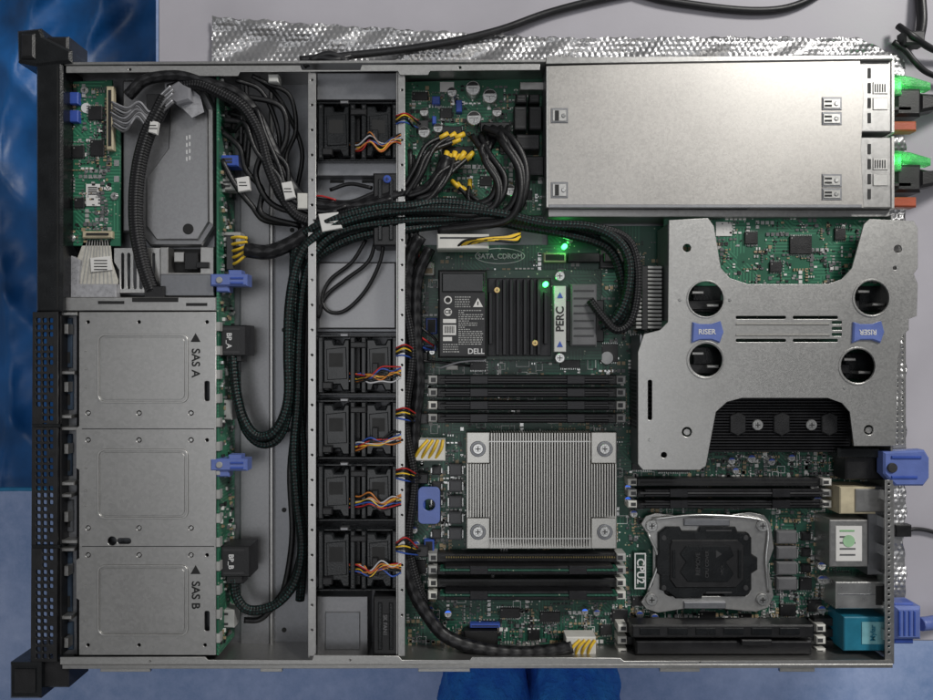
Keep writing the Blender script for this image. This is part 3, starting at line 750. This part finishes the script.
hol=[circ(706,299,17.5,28),circ(872,298,17,28),circ(706,360,16.5,28),circ(858,366,17,28)]
hol+=[circ(687,248,4,14),circ(898,249,4,14),circ(895,268,2,8)]
hol+=[circ(687,432,5,14),circ(869,430,5,14),circ(664,455,3,10)]
hol+=[rr(736,316,786,319,1.2,2),rr(736,339,786,342,1.2,2),rr(793,316,838,319,1.2,2),rr(793,339,838,342,1.2,2),rr(648,380,652,420,1.5,2)]
for k in range(3): hol+= [rr(832,321+k*6,842,324+k*6,.8,2)]
rp=plate(ri,'bracket_plate',steel_l,outer,hol,61,2,.45)
for r in ((736,323,830,325),(736,334,830,336)): bp(rp,'stiffening_rib',alu,[r],62.2,60.5,.5)
for r in ((640,335,642,468),(668,224,670,320),(644,466,698,468)): bp(rp,'bracket_skirt',steel_d,[r],59,20,.2)
for x,y in ((706,299),(872,298),(706,360),(858,366)):
    plate(rp,'rolled_rim',steel_l,circ(x,y,19.2,28),[circ(x,y,17.6,28)],62,1.2,.35)
for x,y in ((680,300),(650,440),(730,300),(845,388)): MB().cyl(x,y,1.6,61.8,60.5,.4,0,10).build('rivet',silver,rp)
for x,y in ((687,432),(869,430)): MB().cyl(x,y,3.6,58,20,.5).build('guide_post',steel_l,ri)
for x,y,k in ((706,299,0),(872,298,1),(706,360,0),(858,366,1)):
    bp(ri,'riser_card_slot',blackg,[(x-13,y-13,x+15,y+13)],40,20,.8)
    for r in ((x-14,y-8,x-2,y-5),(x+1,y+5,x+13,y+8)): bp(ri,'hole_tongue',steel,[r],52,40,.6)
for x,rot in ((706,0),(867,180)):
    tp=pp(ri,'touch_point',blue2,[(x-13,322),(x-6,324),(x+6,324),(x+15,321),(x+18,332),(x+14,343),(x+6,340),(x-6,340),(x-14,343)],64,60,1.2)
    text(tp,'RISER',x+1,332,64.1,7.2,rot,inkw)
bp(ri,'riser_board',pcbd,[(660,290,880,392)],30,26,.5)
for r in ((668,300,860,310),(668,364,850,374)): bp(ri,'riser_slot',black,[r],42,30,1)
bk=thing('slot_bracket','perforated steel slot bracket at the rear beside the riser','slot bracket',903,370,10)
hh=[]
for j in range(20):
    for i in range(2): hh.append(circ(897+i*5.2,336+j*5.6,1.7,6))
plate(bk,'perforated_plate',steel,[(893,330),(906,330),(906,450),(893,450)],hh,44,1.5,.2)
bp(bk,'fold',steel,[(893,230,903,312)],46,12,.8)
lt=thing('release_lever','slate blue plastic release lever at the rear right of the riser','lever',905,468,30)
pp(lt,'lever_body',blue2,[(884,452),(925,450),(930,458),(930,478),(924,486),(896,486),(884,474)],60,48,1.8)
bp(lt,'lever_arm',black,[(846,452,886,480)],44,20,1.5)
for r in ((892,456,922,459),(892,476,918,479)): bp(lt,'lever_rib',blue,[r],61.5,59,.6)
MB().cyl(893,468,5,62,58,.6).build('pivot',dgrey,lt)
bp(lt,'lever_arm',blackg,[(838,448,880,458)],50,30,1)
# ------------------------------------------------------------------ backplane
ba=thing('drive_backplane','upright green drive backplane board beside the drive cage','circuit board',222,360,8)
MB().prism([(216.5,76),(218.7,76),(218.7,655),(216.5,655)],56,8,.1).build('circuit_board',pcbb,ba)
mb=MB()
for _ in range(340):
    y=random.uniform(80,650); z=random.uniform(12,50); h=random.uniform(1.5,4); a=random.uniform(1.5,4); w=random.uniform(.8,3)
    p0=U(218.7,y,56); x0=p0.x
    v=[Vector((x0+dx*S,p0.y+dy*S,(z+dz)*S)) for dx,dy,dz in ((0,0,0),(w,0,0),(w,a,0),(0,a,0),(0,0,h),(w,0,h),(w,a,h),(0,a,h))]
    b0=len(mb.v); mb.v+=v; m=random.randrange(6)
    for f in ((0,3,2,1),(4,5,6,7),(0,1,5,4),(1,2,6,5),(2,3,7,6),(3,0,4,7)): mb.face([b0+i for i in f],m)
mb.build('surface_components',smd,ba,kind='stuff')
for k in range(14): bp(ba,'edge_notch',lgrey,[(216,322+k*24,219.8,331+k*24)],58,50,.3)
def bconn(rect,zt,zb,s,mat=black):
    o=bp(ba,'cable_socket',mat,[rect],zt,zb,1.2)
    for r in ((rect[0]+3,rect[1]+3,rect[2]-6,rect[1]+5),(rect[0]+3,rect[3]-5,rect[2]-6,rect[3]-3)): bp(o,'socket_rib',dgrey,[r],zt+.5,zt-1,0)
    if s: text(o,s,(rect[0]+rect[2])/2-4,(rect[1]+rect[3])/2,zt+.1,7,-90,inkw)
bconn((220,325,246,356),50,22,'BP_A'); bconn((220,546,250,577),50,22,'BP_B')
bconn((219,155,238,166),48,30,None,blue); bconn((219,232,240,246),40,24,None,lgrey); bconn((219,178,236,190),44,28,None,lgrey)
bconn((219,400,232,420),40,22,None,lgrey); bconn((219,610,234,628),40,22,None,lgrey); bconn((219,110,232,128),40,22,None,black)
for k,(y) in enumerate((272,457)):
    t=thing('cable_latch',['pale blue plastic latch on the upper part of the drive backplane','pale blue plastic latch midway down the drive backplane'][k],'latch',232,y+10,40,'blue backplane latches')
    bp(t,'latch_body',blue2,[(210,y+2,247,y+14)],60,44,1.5); bp(t,'latch_arm',blue2,[(228,y-2,241,y+5),(216,y+12,229,y+20)],57,44,1.2)
    bp(t,'latch_rib',blue,[(230,y+5,243,y+7),(230,y+10,243,y+12)],61.2,59,.5); MB().cyl(219,y+8,3.2,61.5,59,.4).build('pivot',lgrey,t)
# ------------------------------------------------------------------ front panel board
fp=thing('front_panel_board','green control board in the upper left corner of the chassis','circuit board',96,165,28)
pp(fp,'circuit_board',pcbb,[(66,82),(112,80),(112,120),(120,124),(120,246),(66,246)],44,41.5,.3)
mb=MB(); scatter(67,84,112,244,230,mb,44); mb.build('surface_components',smd,fp,kind='stuff')
for r in ((88,106,102,120),(72,146,84,158),(90,140,104,156),(74,198,84,208)): chip(fp,*r,44)
bp(fp,'ribbon_connector',beige,[(106,86,113,150)],50,44,1); bp(fp,'ribbon_connector',beige,[(82,231,112,238)],49,44,1)
for r in ((108,90,111,146),(86,233,108,235)): bp(fp,'contact_row',ink,[r],50.5,49,0)
for r in ((68,92,78,104),(68,110,78,122)): bp(fp,'indicator_block',blue,[r],50,44,.8)
lbp=bp(fp,'paper_label',paper,[(86,184,100,206)],44.9,44,0)
mb=MB()
for k in range(4): mb.box(88,187+k*2.2,97,188+k*2.2,45.4,44.8,0)
mb.build('printed_line',ink,lbp)
for x,y in ((84,90),(71,238),(114,196)): screw(fp,x,y,4,46)
for r in ((114,160,119,166),(114,176,119,182),(68,170,71,192)): bp(fp,'silver_pad',silver,[r],44.8,44,0)
MB().prism(circ(86,108,5,16),44.6,44,0).build('round_print',inkw,fp)
fx=thing('flat_flex_cable','pale flat flex cable with white label fanned below the green control board','cable',98,275,40)
plate(fx,'flex_sheet',M('flex_film',(.50,.48,.43),.3,.1,.2,.15,.3,.3),[(84,240),(110,240),(112,262),(118,280),(117,294),(76,294),(68,284),(76,262)],[],44,.8,.1)
mb=MB()
for k in range(9): mb.prism([(87+k*2.5,240),(87.8+k*2.5,240),(77+k*4.6,292),(76+k*4.6,292)],44.5,44,0)
mb.build('flex_trace',lgrey,fx)
o=pp(fx,'paper_label',paper,[(90,258),(110,256),(112,270),(91,272)],46,44.2,.2)
bm1(o,'printed_line',ink,[(94,260+k*3,107,260.9+k*3) for k in range(4)],46.4,45.8,0)
pp(fx,'pull_tab',ribm,[(64,252),(80,260),(78,284),(64,296)],48,40,.8); bp(fx,'pull_tab',ribm,[(70,284,116,298)],49,40,1)
rbn=thing('ribbon_cable','crumpled grey ribbon cable joining the control board to the braided sleeve','cable',140,120,45)
mb=MB()
path=[(112,112,50),(126,118,56),(138,112,60),(150,122,62),(160,108,64),(172,96,66)]
for k in range(10):
    mb.tube([(x+math.sin(k+i)*1.5,y-10+k*(2.6 if i<2 else 1.8),z+math.sin(k*.8+i)*1.5) for i,(x,y,z) in enumerate(path)],1.15,k%2,6)
mb.build('ribbon_strands',[ribm,grey],rbn)
plate(rbn,'folded_ribbon',ribm,[(164,78),(186,84),(200,96),(204,112),(192,118),(178,104),(166,100)],[rr(176,90,186,96,1,2)],52,1,.2)
pp(rbn,'ferrite_block',M('smoky_clear_plastic',(.25,.25,.27),.15,.2,.2),[(166,88),(178,80),(190,88),(190,100),(176,104),(166,98)],60,44,2)
# ------------------------------------------------------------------ cables
def cable(label,mat,r,ptsl,conns=(),tags=(),wires=(),group=None,n=10,name='cable'):
    if not isinstance(ptsl[0],list): ptsl=[ptsl]
    p=ptsl[0][0]
    if not conns and not tags and not wires and len(ptsl)==1:
        return MB().tube(ptsl[0],r,n=n).build(name,mat,label=label,cat='cable',group=group)
    t=thing(name,label,'cable',p[0],p[1],p[2]-6,group)
    for q in ptsl: MB().tube(q,r,n=n).build('sleeve',mat,t)
    for cr,zt,zb,cm in conns: bp(t,'connector',cm,[cr],zt,zb,1)
    for tr,z in tags:
        o=pp(t,'paper_tag',paper,tr,z,z-5,.6)
        cx=sum(a for a,b in tr)/len(tr); cy=sum(b for a,b in tr)/len(tr)
        bm1(o,'printed_line',ink,[(cx-4,cy-2,cx+3,cy-1.2),(cx-4,cy+1,cx+4,cy+1.8)],z+.4,z-.2,0)
    for wm,wr,wp in wires: MB().tube(wp,wr,n=6).build('wire',wm,t)
    return t
cable('braided teal cable looping up from the upper backplane socket across the fans',br_teal,5.,
 [(600,326,46),(616,318,50),(627,294,54),(629,262,56),(617,240,57),(590,227,57),(545,224,58),(500,214,60),(450,209,60),(405,210,62),(360,217,61),(322,232,58),(300,256,54),(290,300,50),(288,350,48),(288,400,46),(276,430,44),(258,436,42),(244,420,42),(236,390,43),(233,356,44)],[((226,350,242,362),46,30,black)])
cable('braided teal cable beside the first one, ending low on the backplane',br_teal,4.9,
 [(614,330,34),(624,310,36),(622,280,40),(608,248,46),(566,234,50),(520,226,52),(480,218,53),(440,219,53),(400,221,56),(350,228,55),(322,244,52),(306,275,48),(300,330,42),(298,400,40),(294,450,38),(297,500,36),(302,545,36),(296,580,36),(276,604,36),(250,610,38),(237,598,40),(234,578,42)],[((226,570,243,584),46,30,black)])
cable('thick braided teal cable topmost in the bundle crossing the fans',br_teal,4.9,
 [(560,230,50),(515,221,54),(480,207,59),(440,202,60),(410,206,64),(380,208,63),(345,216,61),(318,226,58),(300,240,50),(294,268,46),(297,330,38),(299,400,34),(303,460,28),(304,540,24),(300,600,20)])
cable('braided teal cable lowest in the bundle near the black bracket clip',br_teal,4.6,
 [(600,236,44),(560,230,46),(520,225,48),(490,223,49),(440,225,48),(402,230,52),(365,235,50),(335,246,46),(312,264,42),(304,300,38),(294,340,40),(290,400,38),(280,436,36),(262,444,34),(246,430,34),(238,400,36),(236,372,38)])
cable('slim black cable dropping beside the riser and curling into the controller card connector',br_blk,4.2,
 [(590,300,46),(602,316,50),(616,330,52),(630,322,54),(637,296,56),(637,264,56),(628,240,56),(604,229,56),(570,226,52),(540,226,46)])
cable('black wire pair along the drive cage side of the fan wall',wire,3.2,[[(300,236,34),(306,300,28),(305,380,24),(303,450,24),(304,520,22),(296,570,20),(280,596,20),(262,618,20),(244,620,24)],[(292,250,30),(298,310,24),(297,400,20),(290,470,18),(292,540,18),(280,600,18),(258,612,22)]])
ws=[]
for k in range(5): ws.append((yel,1.6,[(231+k*.5,238+k*6.6,44),(238,237+k*6.2,50),(247,238+k*4,52)]))
cable('black power cable with yellow wires entering the backplane above the blue latch',br_pair,7.6,
 [(246,250,50),(268,252,50),(292,243,50),(312,230,50),(336,220,50),(365,205,50),(398,196,52),(425,192,52),(440,176,50),(447,158,48)],
 [((226,236,234,270),46,24,dgrey)],[],ws)
t=thing('power_connector','long white connector with yellow and black wires just above the oval print','connector',463,241,30)
bp(t,'connector_body',white,[(437,234,489,249)],62,40,1.2); bp(t,'contact_slot',dgrey,[(440,237,486,238.6)],62.4,61,0)
for k in range(7):
    m=yel if k in (1,2,4,5) else wire
    MB().tube([(458+k*3.2,246-k*.5,61),(466+k*3.2,240.5,65),(484+k*3,238+k*.5,66),(505+k*2,236+k,60),(520,232+k,52)],1.35,n=7).build('wire',m,t)
def bundle(name,label,starts,mid,r=2.6,ytip=True,conn=None,sp=1.5,jit=1.):
    t=thing(name,label,'cable',starts[0][0],starts[0][1],30)
    for i,s0 in enumerate(starts):
        pts=[s0]+[(x+((i*7)%5-2)*sp+random.uniform(-jit,jit),y+((i*3)%5-2)*sp+random.uniform(-jit,jit),z+((i*5)%4)*1.8) for x,y,z in mid]
        MB().tube(pts,r,n=8).build('wire',wire,t)
        if ytip:
            d=Vector(s0)-Vector(pts[1]); d.normalize()
            MB().tube([(s0[0]+d.x*5,s0[1]+d.y*5,s0[2]),(s0[0]-d.x*6,s0[1]-d.y*6,s0[2]+2)],r+.25,n=8).build('wire_end',yel,t)
    if conn:
        for c in conn: bp(t,'connector',c[3],[c[0]],c[1],c[2],1)
    return t
bundle('power_cable','black wires with yellow ends fanned above the power board centre',[(446+k*4,156+(k%2)*3,46) for k in range(7)],[(446,176,54),(432,194,58),(412,202,58)],2.6,True,[((442,146,474,156),34,18,black)],2.2)
bundle('power_cable','black wires with yellow ends near the upper left of the power board',[(444+k*4,136+(k%2)*5,42) for k in range(5)],[(430,150,50),(420,172,54),(408,192,54)],2.5,True,[((442,126,462,134),34,18,black)],2.)
bundle('power_cable','thick black wire bundle curling from the power board down to the cable crossing',[(484+k*4,128+(k%2)*4,46) for k in range(7)],[(506,140,58),(521,166,62),(521,196,62),(508,216,56),(470,222,50),(440,226,44)],3.7,False,[((480,122,510,132),36,18,black)],2.2)
bundle('power_cable','plain black wire bundle running down the middle of the power board',[(472+k*4,136+(k%2)*4,44) for k in range(7)],[(486,156,52),(500,180,56),(496,202,56),(474,210,54),(446,208,52),(412,208,52)],3.2,False,None,2.2)
bundle('power_cable','yellow ended black wires low on the power board under the bundle',[(455+k*5,184+(k%3)*3,40) for k in range(4)],[(470,198,44),(486,210,44),(500,222,42)],2.2,True)
bundle('power_cable','black wire bundle hugging the fan wall beside the power board',[(410+k*3,150+k*6,34) for k in range(5)],[(414,186,42),(410,214,44),(414,240,42),(412,262,36)],2.8,False,None,1.8)
bundle('power_cable','tangle of black wires between the loom and the backplane in the upper channel',[(226+k*3,104+k*9,44) for k in range(8)],[(250,116,52),(262,144,54),(278,168,52),(288,200,50),(314,212,50),(338,208,52)],2.4,False,None,3.,5.)
cable('black wire loom from the ribbon cable down to the fan crossing',br_pair,5.6,
 [(128,96,56),(146,80,58),(180,76,58),(212,84,56),(238,94,54),(258,116,52),(272,146,50),(286,176,50),(302,198,50),(326,206,52),(360,206,54),(392,200,56)],[],[([(318,214),(338,212),(342,228),(322,232)],64)])
cable('black braided loom running beside the tray and over the backplane to the fans',br_blk,5.8,
 [(170,90,50),(196,84,56),(222,94,58),(244,108,58),(260,134,58),(268,164,56),(280,192,54),(298,216,52),(322,222,54),(352,212,54),(380,204,52)])
cable('black wire loop beside the loom with a white tag near the chassis floor',wire,3.,
 [[(224,120,50),(244,124,52),(262,146,48),(256,176,46),(272,204,44),(306,214,44),(330,208,48)],[(228,100,50),(252,98,50),(282,108,46),(286,140,40),(270,176,40),(292,206,44)],[(222,160,48),(236,186,44),(252,206,38),(264,220,34),(290,224,40)],[(222,132,46),(240,148,48),(246,170,44),(262,190,40),(262,214,40),(300,226,42)]],[((230,98,242,108),54,40,black)],[([(236,178),(248,176),(250,190),(238,192)],58),([(281,183),(291,181),(295,197),(285,200)],62)])
cable('thin black wire hanging from the upper wall behind the loom',wire,2.4,[[(252,76,54),(268,84,50),(290,96,40),(296,130,30),(286,160,28),(298,196,26)],[(236,80,54),(262,92,46),(278,130,34),(280,170,30)],[(246,82,50),(250,110,44),(276,160,38),(300,210,40)],[(258,78,50),(280,100,30),(302,150,24),(296,200,26),(304,250,22)]],[((268,74,278,82),56,44,perc_l)])
cable('wire with small white plug near the second loom bend',wire,2.2,[(302,196,48),(322,200,50),(350,202,52),(378,192,54),(400,190,54)],[((297,193,308,209),58,44,white)],[],[(red,1.,[(306,198,52),(320,196,54),(336,200,54)]),(wht,1.,[(306,204,52),(322,204,54),(340,206,54)])])
cable('thick braided black sleeve running down the upper left bay',br_blk,7.2,
 [(166,98,60),(158,114,60),(148,134,58),(140,162,56),(136,196,54),(137,232,52),(144,266,50),(153,292,50)],[((144,286,164,300),56,42,black),((146,94,160,114),62,48,black)],[([(150,120),(158,122),(156,134),(148,132)],66)])
cable('thin black wire looped over the empty fan shelf',wire,2.,[[(384,238,50),(380,262,44),(366,290,38),(346,310,36),(330,312,36),(322,300,36),(330,280,36),(352,262,38),(366,240,44)],[(376,240,46),(368,262,42),(345,280,38),(326,296,36),(318,318,36)],[(330,190,44),(350,184,46),(372,188,50)]])
cable('black wire loom running down the left edge of the motherboard',br_pair,7.,
 [(420,236,50),(408,262,44),(406,310,40),(408,360,38),(405,410,36),(409,460,34),(404,510,34),(406,560,34),(414,592,34),(428,616,34),(446,636,34),(478,648,36),(520,653,36),(556,650,36),(572,646,36)],
 [((566,637,596,656),38,20,white)],[],[(yel,1.7,[(568+k*6,658,34),(572+k*6,648,40),(580+k*5,640,39)]) for k in range(4)])
cable('second black wire loom beside the fan wall with white socket at mid height',br_pair,6.2,
 [(430,248,46),(417,280,42),(416,330,40),(419,380,38),(415,420,36),(414,452,34)],[((413,440,445,461),38,18,white)],[],[(yel,1.7,[(414+k*7,459,36),(420+k*7,449,41),(428+k*5,440,38)]) for k in range(4)])
cable('black braided loom down the fan wall ending beside the low memory slots',br_blk,4.8,
 [(412,240,44),(403,290,46),(412,350,44),(405,420,42),(414,480,38),(408,540,36),(418,586,34),(426,600,26)])
cable('thin red and white wire pair at the small white header',red,1.3,[(408,242,46),(414,250,42),(420,258,36),(424,266,28)],[((415,262,432,268),28,20,white)],[],[(wht,1.2,[(404,244,46),(410,254,42),(416,264,28)])])
cable('thin multicoloured wires at the blue headers beside the controller battery',wire,1.4,[[(412,320,34),(424,330,34),(434,338,32),(440,350,34)],[(410,350,34),(420,360,34),(438,362,30),(470,366,26)]],[((446,362,458,370),26,16,white)],[],[(red,1.,[(410,330,38),(422,338,36),(434,346,28)]),(blw,1.,[(410,334,38),(420,346,36),(432,350,26)]),(wht,1.,[(440,368,28),(460,362,32),(486,360,32)])])
for k,y in enumerate((118,350,412,472,545)):
    a=random.uniform(-3,3); b=random.uniform(-3,3)
    cable(['fan lead crossing the fan wall nearest the power board','fan lead crossing beside the blank modules','fan lead crossing just above the white power socket','fan lead crossing beside the round blue latch','fan lead crossing low beside the memory slots'][k],wire,1.2,
      [[(396,y,58),(404,y-4+a,60),(412,y+2+b,48),(420,y+6,34)],[(396,y+4,58),(405,y+2+b,60),(414,y+8+a,44)]],[((416,y+2,428,y+12),30,18,black if k%2 else dgrey)],[],[(yel,.8,[(396,y+2,59),(405,y-1+b,61),(417,y+5,36)]),(red,.8,[(396,y-2,59),(406,y-6+a,60),(418,y+3,36)]),(blw,.8,[(396,y+6,58),(404,y+6+b,60),(418,y+10,34)])],'fan leads')
cable('black cord running along the foil above the server and off the top edge',cordm,4.,[(300,60,26),(322,58,24),(345,56,18),(400,50,14),(450,42,14),(500,30,11),(545,14,6),(590,2,5),(640,-8,4),(720,-20,4)],n=12,name='cord',group='cords')
cable('black cord looping out of frame above the power supplies',cordm,4.,[(560,-40,4),(640,-6,4),(700,6,4),(760,11,4),(800,4,4),(840,-20,4)],n=12,name='cord',group='cords')
cable('black cord at the lower right of the foil with small plug',cordm,2.2,[(905,531,8),(915,529,6),(930,531,4),(960,540,4)],[((896,525,912,537),14,5,black)],name='cord')
t=thing('monitor_cable','slate blue monitor plug screwed to the rear lower right','cable',905,625,20)
bp(t,'plug',blue2,[(896,607,922,640)],44,16,3); bp(t,'screw_grip',blue,[(894,603,914,609),(894,638,914,644)],38,26,1.5)
for k in range(4): bp(t,'plug_rib',blue,[(899+k*5,611,901+k*5,636)],45,43,.5)
MB().tube([(920,624,30),(935,622,26),(960,615,10),(1040,600,6)],7,n=12).build('cord',blue2,t)
t=thing('cable_clip','dark clip with coiled black leads at the upper right corner','clip',915,40,6)
bp(t,'clip_body',dgrey,[(905,30,926,44)],20,6,2); MB().tube([(893,42,10),(905,50,12),(915,62,14),(926,72,12),(945,80,8)],3,n=8).build('lead',cordm,t)
MB().tube([(898,26,10),(912,36,20),(930,48,14),(950,56,8)],3.4,n=8).build('lead',cordm,t)
MB().tube([(920,-10,6),(922,20,10),(919,40,10)],5,n=10).build('lead',cordm,t)
cable('black cord lump resting on the upper chassis edge beside the fan wall',cordm,3.2,[[(304,66,56),(318,58,58),(336,60,58),(352,56,50)],[(310,60,58),(330,54,58),(348,62,56)]],name='cord')
# ------------------------------------------------------------------ fans
def fan(y0,y1,label,seed):
    R=random.Random(seed)
    t=thing('cooling_fan',label,'fan',357,(y0+y1)/2,8,'dual cooling fans in the fan wall')
    ym=(y0+y1)/2
    for si,(xa,xb) in enumerate(((318,355),(361,397))):
        mb=MB()
        for a,b in ((xa,xa+5),(xb-5,xb)):
            mb.prism([(a,y0+1),(b,y0+1),(b,y1-1),(a,y1-1)],56,9,1)
        xm=(xa+xb)/2
        mb.prism([(xa+5,y0+3),(xm-4,y0+3),(xm-2,y0+8),(xm+6,y0+8),(xm+8,y0+3),(xb-5,y0+3),(xb-5,y1-3),(xm+6,y1-3),(xm+3,y1-9),(xm-5,y1-9),(xm-7,y1-3),(xa+5,y1-3)],52,10,1.6)
        mb.prism([(xa+8,y0+13),(xb-9,y0+11),(xb-8,y1-15),(xa+9,y1-14)],53,51.5,.7)
        for yy in (y0+4,y1-4): mb.cyl(xa+2.5,yy,1.3,56.6,55,.2,1,8); mb.cyl(xb-2.5,yy,1.3,56.6,55,.2,1,8)
        h=mb.build('fan_housing',[blackg,dgrey],t)
        bp(h,'recess',ink,[(xa+11,y0+17,xb-12,ym+2)],53.2,52.8,0)
        mb=MB(); q0=U(xb-.5,ym,32); q1=q0+Vector((2.2*S,0,0)); mb.tube([q0,q1],23,n=24,world=True); mb.build('rotor_opening',dgrey,h)
        mb=MB(); q0=q0+Vector((2.3*S,0,0)); mb.tube([q0,q0+Vector((1.5*S,0,0))],10,n=18,world=True); mb.build('hub',blackg,h)
    bp(t,'carrier_frame',black,[(355.5,y0+5,360.5,y1-5)],46,10,.8)
    bp(t,'carrier_rail',blackg,[(316,y0-1,399,y0+1)],50,9,.5); bp(t,'carrier_rail',blackg,[(316,y1-1,399,y1+1)],50,9,.5)
    bp(t,'clip_post',trayg,[(340,y0-2.5,348,y0+.6)],53,44,.6)
    bp(t,'moulded_clip',black,[(350,y0+6,366,y0+12)],58,48,1); bp(t,'moulded_clip',black,[(322,y1-12,332,y1-5)],57,48,1)
    bp(t,'wire_guide',black,[(372,ym-2,378,ym+16)],57.5,50,.8)
    cols=[yel,org,red,blw,wht,wire,org,wire,wire]
    R.shuffle(cols); sy=R.uniform(-6,4); bend=R.uniform(-4,4)
    for k in range(9):
        o=k*1.2
        MB().tube([(350+R.uniform(-4,6),ym+8+o+sy+R.uniform(-3,3),50),(360+R.uniform(-3,3),ym+9+o*.8+R.uniform(-3,3)+sy,54+k*.3),(370,ym+7+o*.6+R.uniform(-4,4)+bend,60),(381,ym+9+o*.7+R.uniform(-4,4)+sy*.5-bend,59),(392,ym+4+o+R.uniform(-4,4),58.5),(401,ym+2+o*1.1,60)] ,.85,n=6).build('wire',cols[k],t)
    return t
fan(103,160,'black dual cooling fan alone near the upper chassis wall',1)
for k,(a,b) in enumerate(((336,394),(401,458),(465,520),(530,590))):
    fan(a,b,['first','second','third','lowest'][k]+' black dual cooling fan counted down from the empty fan shelf',k+5)
# ------------------------------------------------------------------ light and camera
w=bpy.data.worlds.new('World'); bpy.context.scene.world=w; w.use_nodes=True
nt=w.node_tree; bg=nt.nodes['Background']; bg.inputs[1].default_value=.20
tc=nt.nodes.new('ShaderNodeTexCoord'); nz=nt.nodes.new('ShaderNodeTexNoise'); nz.inputs['Scale'].default_value=2.; nz.inputs['Detail'].default_value=2  # made-up noise surroundings, added so metal and foil reflect bright and dark
nt.links.new(tc.outputs['Generated'],nz.inputs['Vector'])
cr=nt.nodes.new('ShaderNodeValToRGB'); cr.color_ramp.elements[0].position=.38; cr.color_ramp.elements[0].color=(.22,.24,.28,1)
cr.color_ramp.elements[1].position=.62; cr.color_ramp.elements[1].color=(1.3,1.3,1.3,1)
nt.links.new(nz.outputs['Fac'],cr.inputs[0]); nt.links.new(cr.outputs[0],bg.inputs[0])
def area(name,loc,size,power,col=(1,1,1),target=(0,0,0)):
    l=bpy.data.lights.new(name,'AREA'); l.size=size; l.energy=power; l.color=col
    o=bpy.data.objects.new(name,l); o.location=loc
    o.rotation_euler=(Vector(target)-Vector(loc)).to_track_quat('-Z','Y').to_euler(); C.objects.link(o)
area('ceiling_lamp',(1.25,1.35,1.5),.5,36,(1,.98,.94))
area('ceiling_lamp_second',(-.15,-.05,2.2),1.4,8.5,(.97,.98,1))
cam=bpy.data.cameras.new('camera'); cam.sensor_width=36; cam.lens=36*F/933.; cam.clip_start=.01; cam.clip_end=20
co=bpy.data.objects.new('camera',cam); co.location=(0,0,H*S); C.objects.link(co)
bpy.context.scene.camera=co
sc=bpy.context.scene; sc.view_settings.view_transform='Standard'; sc.view_settings.look='None'
